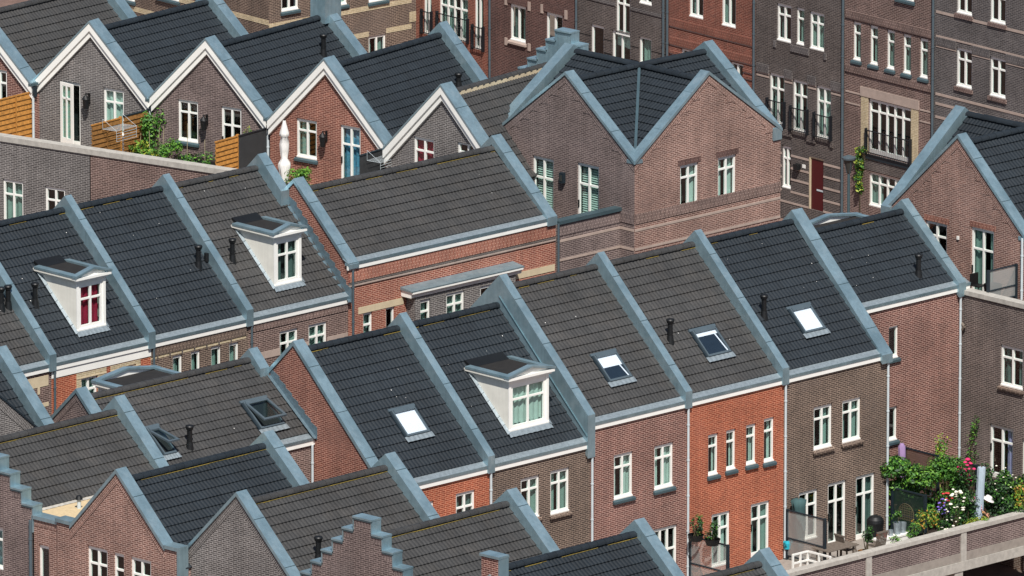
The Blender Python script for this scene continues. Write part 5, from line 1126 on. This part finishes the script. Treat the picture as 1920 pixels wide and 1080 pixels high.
parasol('short folded purple parasol against the red-brown wall', fw(F.on_v((1694, 850), -1.2)[0], -1.2), F.on_v((1690, 832), -1.2)[1] - DZ, .13, 'cloth_purple', V((-.06, 0, 0)), .4, flare=[(0, .13), (.05, .13), (.6, .12), (.95, .12), (1, .05)])
# patio furniture
def chair(label, base, rz):
    h = H('garden_chair', label, 'chair', base, 'slatted garden chairs'); a = V((math.cos(rz), math.sin(rz), 0)); b = V((-math.sin(rz), math.cos(rz), 0))
    P = lambda x, y, z: base + a * x + b * y + Z * z
    mb = MB()
    for k in range(6): mb.box(P(-.24, -.23 + k * .08, .42), a * .48, b * .06, Z * .025, 'wood_grey')
    h.part('seat', mb); mb = MB()
    for k in range(7): mb.box(P(-.23 + k * .07, -.25, .46), a * .045, b * .02, Z * .5 - b * .12, 'wood_grey')
    mb.box(P(-.26, -.37, .94), a * .52, b * .04, Z * .06, 'wood_grey'); h.part('backrest', mb)
    for x in (-.25, .22):
        for y in (-.24, .2): mb = MB(); mb.box(P(x, y, 0), a * .035, b * .035, Z * .42, 'wood_grey'); h.part('leg', mb)
        mb = MB(); mb.box(P(x - .01, -.28, .62), a * .05, b * .52, Z * .025, 'wood_grey'); mb.box(P(x, .18, .42), a * .03, b * .03, Z * .2, 'wood_grey'); h.part('armrest', mb)
chair('slatted grey wooden armchair behind the patio table', gz((1588, 1001), .97), math.radians(-50)); chair('slatted grey wooden armchair beside the white bench', gz((1642, 994), .97), math.radians(40))
tb = gz((1566, 1024), .72); h = H('garden_table', 'weathered grey slatted table in front of the frosted glass screen', 'table', tb); mb = MB()
for k in range(9): mb.box(tb + F.u * (-.75) + F.v * (-.42 + k * .095) + Z * .7, F.u * 1.5, F.v * .08, Z * .03, 'wood_grey')
h.part('tabletop', mb)
for x in (-.6, .55):
    for y in (-.32, .28): mb = MB(); mb.box(tb + F.u * x + F.v * y, F.u * .06, F.v * .06, Z * .7, 'wood_grey'); h.part('leg', mb)
bb = gz((1671, 1004), .48); h = H('garden_bench', 'white painted bench crowded with glass jars and pots', 'bench', bb); mb = MB(); mb.box(bb - F.u * .75 - F.v * .2 + Z * .42, F.u * 1.5, F.v * .42, Z * .06, 'white'); h.part('seat', mb)
mb = MB(); mb.box(bb - F.u * .72 + F.v * .16, F.u * 1.44, F.v * .04, Z * .42, 'white'); h.part('front_panel', mb)
for x in (-.7, .64): mb = MB(); mb.box(bb + F.u * x - F.v * .18, F.u * .06, F.v * .34, Z * .42, 'white'); h.part('leg', mb)
for i, (x, r_, hh, m, lab) in enumerate(((-.62, .08, .14, 'terracotta', 'small terracotta pot at the left end of the white bench'), (-.3, .09, .16, 'petal_red', 'small crimson pot on the white bench'), (-.02, .1, .2, 'lead', 'squat grey pot in the middle of the white bench'), (.3, .15, .42, 'lead', 'tall zinc vase with a green plant on the white bench'), (.58, .13, .36, 'lead', 'shorter zinc vase at the right end of the white bench'))):
    q = bb + F.u * x + Z * .48; mb = MB(); mb.lathe(V((0, 0, 0)) + q, [(0, 0), (r_ * .75, 0), (r_, hh), (r_ * .86, hh), (r_ * .8, hh * .8), (0, hh * .8)], m, 12)
    if i == 3: hv = H('flower_pot', lab, 'pot', q, 'pots on the white bench'); hv.part('vase', mb); fb = MB(); foliage(fb, q + Z * .62, (.22, .22, .34), 150, .05, GRN, 61); hv.part('plant', fb)
    else: tagm(mb.build('flower_pot', None, q), lab, 'pot', 'pots on the white bench')
q = gz((1641, 984), .6); h = H('barbecue', 'black covered barbecue with a domed top beside the terrace doors', 'barbecue', q); mb = MB(); mb.lathe(q, [(.27, .12), (.3, .6), (.31, .68), (.0, .69)], 'black', 12); h.part('cover', mb); mb = MB(); mb.lathe(q, [(.31, .69), (.29, .8), (.2, .9), (.06, .95), (0, .96)], 'black', 14); h.part('lid', mb)
for an in (0, 2.1, 4.2): mb = MB(); mb.tube(q + V((math.cos(an) * .22, math.sin(an) * .22, 0)), q + V((math.cos(an) * .22, math.sin(an) * .22, .14)), .03, 'black', n=6); h.part('leg', mb)
q = gz((1699, 945), 1.34); h = H('trellis', 'arched rusty lattice trellis in front of the green glass screen', 'trellis', q); mb = MB(); hw_ = .36
for t in range(16):
    a0, a1 = math.pi * t / 16, math.pi * (t + 1) / 16; mb.tube(q + F.v * (-math.cos(a0) * hw_) + Z * (1.0 + math.sin(a0) * .34), q + F.v * (-math.cos(a1) * hw_) + Z * (1.0 + math.sin(a1) * .34), .016, 'stem', n=6)
for s in (-1, 1): mb.tube(q + F.v * s * hw_, q + F.v * s * hw_ + Z * 1.0, .016, 'stem', n=6)
h.part('frame', mb); mb = MB()
for k in range(-4, 5):
    x = k * .085; zt_ = 1.0 + .34 * math.sqrt(max(0, 1 - (x / hw_) ** 2)); mb.tube(q + F.v * x + Z * .75, q + F.v * x + Z * zt_, .009, 'stem', n=5)
for k in range(7): zz = .78 + k * .08; w = hw_ if zz < 1 else hw_ * math.sqrt(max(0, 1 - ((zz - 1) / .34) ** 2)); mb.tube(q - F.v * w + Z * zz, q + F.v * w + Z * zz, .009, 'stem', n=5)
h.part('lattice', mb)
q = gz((1742, 930), 1.14); h = H('side_table', 'small round white pedestal table carrying red flowers', 'table', q); mb = MB(); mb.lathe(q, [(0, 1.12), (.24, 1.12), (.24, 1.16), (0, 1.16)], 'white', 16); h.part('tabletop', mb); mb = MB(); mb.tube(q, q + Z * 1.12, .03, 'white', n=8); mb.lathe(q, [(.2, 0), (.2, .03), (.03, .07)], 'white', 12); h.part('leg', mb)
bush('flowering_plant', 'potted red geranium on the small white pedestal table', 'potted plant', q + Z * 1.16, (.14, .14, .16), 60, .04, DRK, 71, bl=(9, .05, .8, .1, ['petal_red', 'petal_pink']), pot=(.09, .12, 'white'))
q = fw(-6.3, 2.6); h = H('white_railing', 'low white wooden corner railing behind the coping at the left of the patio', 'railing', q, None)
P_ = [fw(-7.0, 2.2), fw(-6.28, 2.2), fw(-6.28, 3.28)]
for p in (P_[0], (P_[0] + P_[1]) / 2, P_[1], (P_[1] + P_[2]) / 2, P_[2]): mb = MB(); mb.box(p - F.u * .03 - F.v * .03, F.u * .06, F.v * .06, Z * .92, 'white'); h.part('post', mb)
for a, b in zip(P_, P_[1:]):
    for zz in (.86, .55, .22): mb = MB(); d = b - a; s = d.cross(Z).normalized() * .05; mb.box(a - s / 2 + Z * (zz + .005), d, s, Z * .06, 'white'); h.part('rail', mb)
q = F.W(*F.on_v(c('R', 108, 680), .12)[:1], .12, F.on_v(c('R', 108, 680), .12)[1]); h = H('watering_can', 'turquoise watering can hung on the orange wall beside the downpipe', 'watering can', q - Z * .15); mb = MB(); mb.lathe(q - Z * .15, [(0, 0), (.12, 0), (.14, .2), (.11, .3), (0, .3)], 'turquoise', 12); h.part('body', mb); mb = MB(); mb.tube(q + V((.0, -.1, -.08)), q + V((-.12, -.26, .16)), .02, 'turquoise', .03, 8); h.part('spout', mb); mb = MB(); mb.tube(q + V((.1, .02, -.05)), q + V((.17, .02, .12)), .015, 'turquoise', n=6); mb.tube(q + V((.17, .02, .12)), q + V((.06, 0, .2)), .015, 'turquoise', n=6); h.part('handle', mb)
q = fw(-5.9, 2.9); mb = MB(); mb.lathe(q, [(0, 0), (.2, 0), (.26, .5), (.23, .5), (.2, .1)], 'teal_plastic', 14); tagm(mb.build('garden_tub', None, q), 'teal plastic tub behind the low white railing', 'tub')
# the gardener bending over the border
def person(base, fx, fy):
    me = bpy.data.meshes.new('person'); J = {}; vs, es, rs = [], [], []
    def j(n, x, y, z, r, par=None):
        J[n] = len(vs); vs.append(base + fx * x + fy * y + Z * z); rs.append(r)
        if par: es.append((J[par], J[n]))
    j('pelvis', 0, 0, .86, .16); j('waist', .2, 0, .98, .14, 'pelvis'); j('chest', .42, 0, 1.05, .16, 'waist'); j('neckb', .6, 0, 1.06, .09, 'chest'); j('neck', .68, 0, 1.04, .055, 'neckb'); j('head', .78, 0, 1.0, .10, 'neck'); j('chin', .86, 0, .94, .07, 'head')
    for s, n in ((1, 'l'), (-1, 'r')):
        j('hip' + n, -.04, s * .11, .80, .125, 'pelvis'); j('knee' + n, .06, s * .12, .44, .075, 'hip' + n); j('ank' + n, -.02, s * .12, .09, .05, 'knee' + n); j('toe' + n, .16, s * .13, .04, .045, 'ank' + n)
        j('sh' + n, .52, s * .19, 1.02, .07, 'chest'); j('elb' + n, .56, s * .24, .74, .045, 'sh' + n); j('wr' + n, .72, s * .18, .55, .032, 'elb' + n); j('palm' + n, .78, s * .17, .49, .04, 'wr' + n)
        for k, (dx, dy, ln) in enumerate(((.05, .035, .075), (.06, .012, .09), (.06, -.012, .085), (.05, -.035, .065))):
            j('f%d%s' % (k, n), .78 + dx * .7, s * (.17 + dy), .45, .011, 'palm' + n); j('g%d%s' % (k, n), .78 + dx, s * (.17 + dy), .45 - ln * .7, .009, 'f%d%s' % (k, n))
        j('th' + n, .76, s * .125, .46, .012, 'palm' + n); j('tg' + n, .79, s * .11, .42, .01, 'th' + n)
    me.from_pydata([v - base for v in vs], es, []); ob = bpy.data.objects.new('person', me); sc.collection.objects.link(ob)
    sk = ob.modifiers.new('skin', 'SKIN'); sk.use_smooth_shade = True
    for i, r in enumerate(rs): me.skin_vertices[0].data[i].radius = (r, r)
    me.skin_vertices[0].data[0].use_root = True; sub = ob.modifiers.new('sub', 'SUBSURF'); sub.levels = sub.render_levels = 2
    dg = bpy.context.evaluated_depsgraph_get(); nm = bpy.data.meshes.new_from_object(ob.evaluated_get(dg)); bpy.data.objects.remove(ob)
    nm.materials.clear()
    for m in ('navy', 'shirt', 'skin', 'black'): nm.materials.append(MATS[m])
    for p in nm.polygons:
        q = p.center; x, z = q.dot(fx), q.z
        p.material_index = 3 if z < .1 else 0 if (x < .16 and z < 1.3 and z < .98 - 0 * x) or (z < .72 and x < .4) else 2 if (x > .66 or z < .7) else 1
        p.use_smooth = True
    o = bpy.data.objects.new('person', nm); sc.collection.objects.link(o); o.location = base
    tagm(o, 'person bending over the flowers in navy trousers, red and white top and white sunhat', 'person')
    mb = MB(); c0 = base + fx * .78 + Z * 1.02; ax = (fx * .45 + Z * .9).normalized(); e1 = ax.orthogonal().normalized(); e2 = ax.cross(e1)
    def ring(r, t): return [c0 + ax * t + (e1 * math.cos(a) + e2 * math.sin(a)) * r for a in [i * math.tau / 20 for i in range(21)]]
    mb.grid([ring(.235, .015), ring(.22, .03), ring(.13, .05), ring(.125, .1), ring(.1, .15), ring(.02, .165)], 'cloth_white'); mb.grid([ring(.235, .015), ring(.13, .03)], 'cloth_white')
    hb = mb.build('sunhat', o, base)
    mb = MB()
    for s in (-1, 1):
        e = base + fx * .875 + fy * s * .035 + Z * 1.0; mb.lathe(e, [(0, -.012), (.012, 0), (0, .012)], 'black', 8); mb.lathe(base + fx * .78 + fy * s * .1 + Z * .99, [(0, -.03), (.02, 0), (0, .03)], 'skin', 8)
    mb.tube(base + fx * .875 + Z * .985, base + fx * .9 + Z * .96, .012, 'skin', .018, 6); mb.tube(base + fx * .89 - fy * .025 + Z * .92, base + fx * .89 + fy * .025 + Z * .92, .008, 'petal_red', n=6); mb.build('facial_features', o, base)
pb = fw(F.on_v((1810, 940), 1.75)[0], 1.75, DZ + .13); person(pb, V((1, -.1, 0)).normalized(), V((.1, 1, 0)).normalized())

# ================================================================== furnishings of the upper terrace
def fence(label, f, v, pa, pb_, z0, z1, mat, name='wooden_fence', cat='fence', slats=True, postR=True, post='wood', group=None):
    (ua, za_), (ub, zb_) = f.on_v(pa, v), f.on_v(pb_, v); z1 = (za_ + zb_) / 2; h = H(name, label, cat, f.W((ua + ub) / 2, v, z0), group); d = f.u * (ub - ua)
    mb = MB(); hh = z1 - z0
    if slats:
        n = 10
        for k in range(n): zz = hh * k / n; mb.prism([f.W(ua, v + .02, z0 + zz), f.W(ua, v + .05, z0 + zz), f.W(ua, v - .0, z0 + zz + hh / n * 1.06), f.W(ua, v - .03, z0 + zz + hh / n * 1.06)], d, mat)
    else: mb.box(f.W(ua, v - .015, z0), d, f.v * .03, Z * hh, mat)
    h.part('panel', mb); mb = MB(); mb.box(f.W(ua - .02, v - .03, z1 + .0), d + f.u * .04, f.v * .07, Z * .045, post); h.part('top_rail', mb)
    n = max(1, round((ub - ua) / .9))
    if slats:
        for k in range(1, n): mb = MB(); mb.box(f.W(ua + (ub - ua) * k / n, v + .052, z0), f.u * .05, f.v * .02, Z * hh, mat); h.part('batten', mb)
    for x in ((ub,) if postR == 1 else (ua - .09, ub)): mb = MB(); mb.box(f.W(x, v - .045, z0), f.u * .09, f.v * .09, Z * (hh + .08), post); h.part('post', mb)
    return h
fence('honey-coloured slatted wooden screen at the left edge of the upper terrace', T0, 2.5, (-40, 199), (60, 172), 9, 10.75, 'wood')
fence('honey-coloured slatted wooden screen hung with a wire drying rack', T1, 2.5, (172, 238), (224, 221), 9, 10.42, 'wood_dark'); fence('shaded wooden screen behind dark glass beside the climbing bean plants', T1, 2.6, (232, 219), (277, 207), 9, 10.7, 'wood_dark', post='steel_dark')
fence('short honey-coloured slatted wooden screen beside black mesh, before the brown gable', T2, 2.6, (404, 268), (444, 256), 9, 10.4, 'wood'); fence('black mesh screen between the brown and red gables', T2, 2.66, (448, 255), (504, 241), 9, 10.5, 'mesh_dark', 'mesh_screen', 'screen', False, True, 'rail_black'); fence('low black mesh screen carrying a white drying rack, beside the blue-curtained door', T3, 2.7, (675, 291), (729, 278), 9, 10.0, 'mesh_dark', 'mesh_screen', 'screen', False, True, 'steel_dark')
def rack(label, f, v, p, w):
    u, z = f.on_v(p, v); q = f.W(u, v + .05, z); h = H('drying_rack', label, 'drying rack', q, 'white wire drying racks'); mb = MB(); P = lambda x, y, zz: q + f.u * x + f.v * y + Z * zz
    L = lambda a, b: mb.tube(a, b, .0065, 'pipe_white', n=5, cap=False)
    for x in (0, w): L(P(x, 0, .38), P(x, .62, 0)); L(P(x, 0, .38), P(x, 0, 0)); L(P(x, 0, 0), P(x, .62, 0)); L(P(x, .62, 0), P(x, .62, -.4))
    h.part('bracket', mb); mb = MB()
    for k in range(8): L(P(0, .09 * k, 0), P(w, .09 * k, 0))
    for k in range(1, 5): L(P(0, .62, -.1 * k), P(w, .62, -.1 * k))
    h.part('wires', mb)
rack('white wire drying rack hooked over the wooden screen', T1, 2.55, c('U', 170, 430), 1.1); rack('white wire drying rack hooked over the low black mesh screen', T3, 2.75, c('S', 1415, 690), 1.0)
def tspot(f, p, v=None, z=9): return at_z(p, z)
def tplant(name, label, p, u, rad, n, size, mats, seed, f=T2, z=9.0, **k):
    v, zz = f.on_u(p, u); return bush(name, label, 'plant', f.W(u, v, z), rad, n, size, mats, seed, z=z, lift=zz - z, **k)
h = tplant('climbing_bean', 'tall twining bean plant in front of the brown gable downpipe', (287, 262), -.5, (.5, .5, 1.0), 1100, .075, ['leaf', 'leaf_light', 'leaf'], 80)
tplant('terrace_shrub', 'bushy green plants along the coping left of the bean plant', (268, 287), -1.0, (.7, .6, .42), 900, .075, ['leaf_light', 'leaf', 'leaf_yellow'], 81); tplant('terrace_shrub', 'feathery green shrub below the dark window of the brown gable', (318, 282), -.7, (.6, .5, .55), 1000, .06, ['leaf', 'leaf_light'], 82); tplant('terrace_shrub', 'row of small leafy pots at the right end of the brown gable terrace', (372, 297), -.8, (.8, .5, .32), 700, .07, ['leaf', 'leaf_light', 'leaf_dark'], 83)
tplant('terrace_shrub', 'yellowing sprigs at the corner under the brown gable second window', (465, 243), -.35, (.2, .2, .25), 60, .05, ['leaf_yellow', 'leaf'], 84)
for i, (p0, p1) in enumerate((((228, 285), (237, 215)), ((248, 290), (246, 255)), ((262, 290), (261, 250)), ((276, 284), (280, 245)), ((300, 290), (297, 240)), ((306, 292), (304, 238)), ((385, 306), (384, 262)), ((350, 300), (350, 232)))):
    v, z = T2.on_u(p1, -.9); q = T2.W(-.9, v, 9); mb = MB(); mb.tube(q, T2.W(-.9 + .05 * (i % 3), v + (.1 if i == 0 else 0), z), .012, 'cane', n=5); tagm(mb.build('bean_cane', None, q), 'thin upright bamboo cane among the bean plants', 'cane', 'bamboo canes on the terrace')
v, z = T2.on_u((335, 300), -.9); q = T2.W(-.9, v, 9); mb = MB(); mb.box(q, T2.v * 2.2, T2.u * .35, Z * .45, 'black'); mb.box(q + T2.v * .04 + T2.u * .04 + Z * .42, T2.v * 2.12, T2.u * .27, Z * .06, 'soil'); tagm(mb.build('planter_trough', None, q), 'long black planter trough on the brown gable terrace', 'planter')
v, z = T3.on_u((533, 226), -1.0); parasol('folded white parasol in front of the red brick gable', T3.W(-1.0, v, 9), z - 9, .17, 'cloth_white', V((0, 0, 0)), .25, 'black', flare=[(0, .13), (.12, .16), (.27, .22), (.31, .2), (.38, .11), (.5, .15), (.62, .165), (.74, .12), (.76, .17), (.8, .16), (.97, .06), (1, .05)])
v, z = T3.on_u((560, 328), -1.0); bush('terrace_shrub', 'bright green shrub at the foot of the folded white parasol', 'shrub', T3.W(-1.0, v, 9), (.62, .5, .4), 620, .065, LGT, 90, z=9, lift=z - 9)
v, z = T3.on_u((556, 322), -.6)
# right-hand upper terrace
ua, za = F.on_v(c('H', 1630, 735), -1.15)[0], 0
fsc = Fr(44, (960, 540), 10); fsc.O = F.O; fsc.u, fsc.v = -F.v, F.u; fsc.det = fsc.u.x * fsc.v.y - fsc.u.y * fsc.v.x
vS = F.on_u(c('H', 1830, 1000), 7.0)[0]; screen('glass screen with white hooks on its top rail, on the right-hand terrace', F.on_v(c('H', 1632, 800), vS)[0], 6.9, -vS, 11.05, 'glass_screen', 9.75, .4, fsc)
q = F.W(6.2, vS - .45, 9.75); mb = MB(); mb.lathe(q, [(0, 0), (.26, 0), (.33, .6), (.28, .6), (.26, .5), (0, .5)], 'black', 14); tagm(mb.build('plant_tub', None, q), 'round black tub behind the glass screen on the right-hand terrace', 'tub')
q = F.W(6.25, vS - 1.2, 9.75); h = H('garden_chair', 'black folding chair beside the terrace door of the gabled house', 'chair', q); mb = MB(); mb.box(q + Z * .4 - F.u * .2 - F.v * .2, F.u * .4, F.v * .4, Z * .03, 'black'); h.part('seat', mb); mb = MB(); mb.box(q + Z * .43 - F.u * .2 - F.v * .22, F.u * .4, F.v * .03, Z * .4, 'black'); h.part('backrest', mb)
for x in (-.2, .17):
    for y in (-.2, .17): mb = MB(); mb.box(q + F.u * x + F.v * y, F.u * .03, F.v * .03, Z * .4, 'black'); h.part('leg', mb)
# street lamp and ivy by the tall houses
v, z = B.on_u((1591, 380), -1.6); q = B.W(-1.6, v, 0); zt = B.on_u((1591, 290), -1.6)[1]; h = H('street_lamp', 'grey street lamp with a wide flat cap and tapering glass, before the brown house', 'street lamp', q)
mb = MB(); mb.tube(q, q + Z * (zt - .75), .065, 'zinc_dark', .055, 12); mb.lathe(q, [(.11, 0), (.11, .9), (.07, 1.0)], 'pipe_grey', 12); h.part('pole', mb); mb = MB(); mb.lathe(q, [(.06, zt - .75), (.09, zt - .68), (.2, zt - .18)], 'lamp_glass', 12); h.part('glass_lantern', mb); mb = MB(); mb.lathe(q, [(.1, zt - .2), (.27, zt - .17), (.28, zt - .1), (.1, zt - .03), (0, zt)], 'pipe_grey', 16); h.part('lamp_cap', mb)
for an in range(4): mb = MB(); a = an * math.pi / 2 + .4; mb.tube(q + V((math.cos(a) * .08, math.sin(a) * .08, zt - .74)), q + V((math.cos(a) * .22, math.sin(a) * .22, zt - .17)), .012, 'pipe_grey', n=5); h.part('strut', mb)
climber('yellow-green ivy column climbing beside the wide railed window', Wall(B, 'u', 0), [c('H', 780, 260), c('H', 770, 190), c('H', 775, 130), c('H', 775, 80), c('H', 770, 30), c('D', 800, 1020)], 190, .07, ['leaf', 'leaf_dark', 'leaf_light', 'leaf_yellow'], 120, .1)
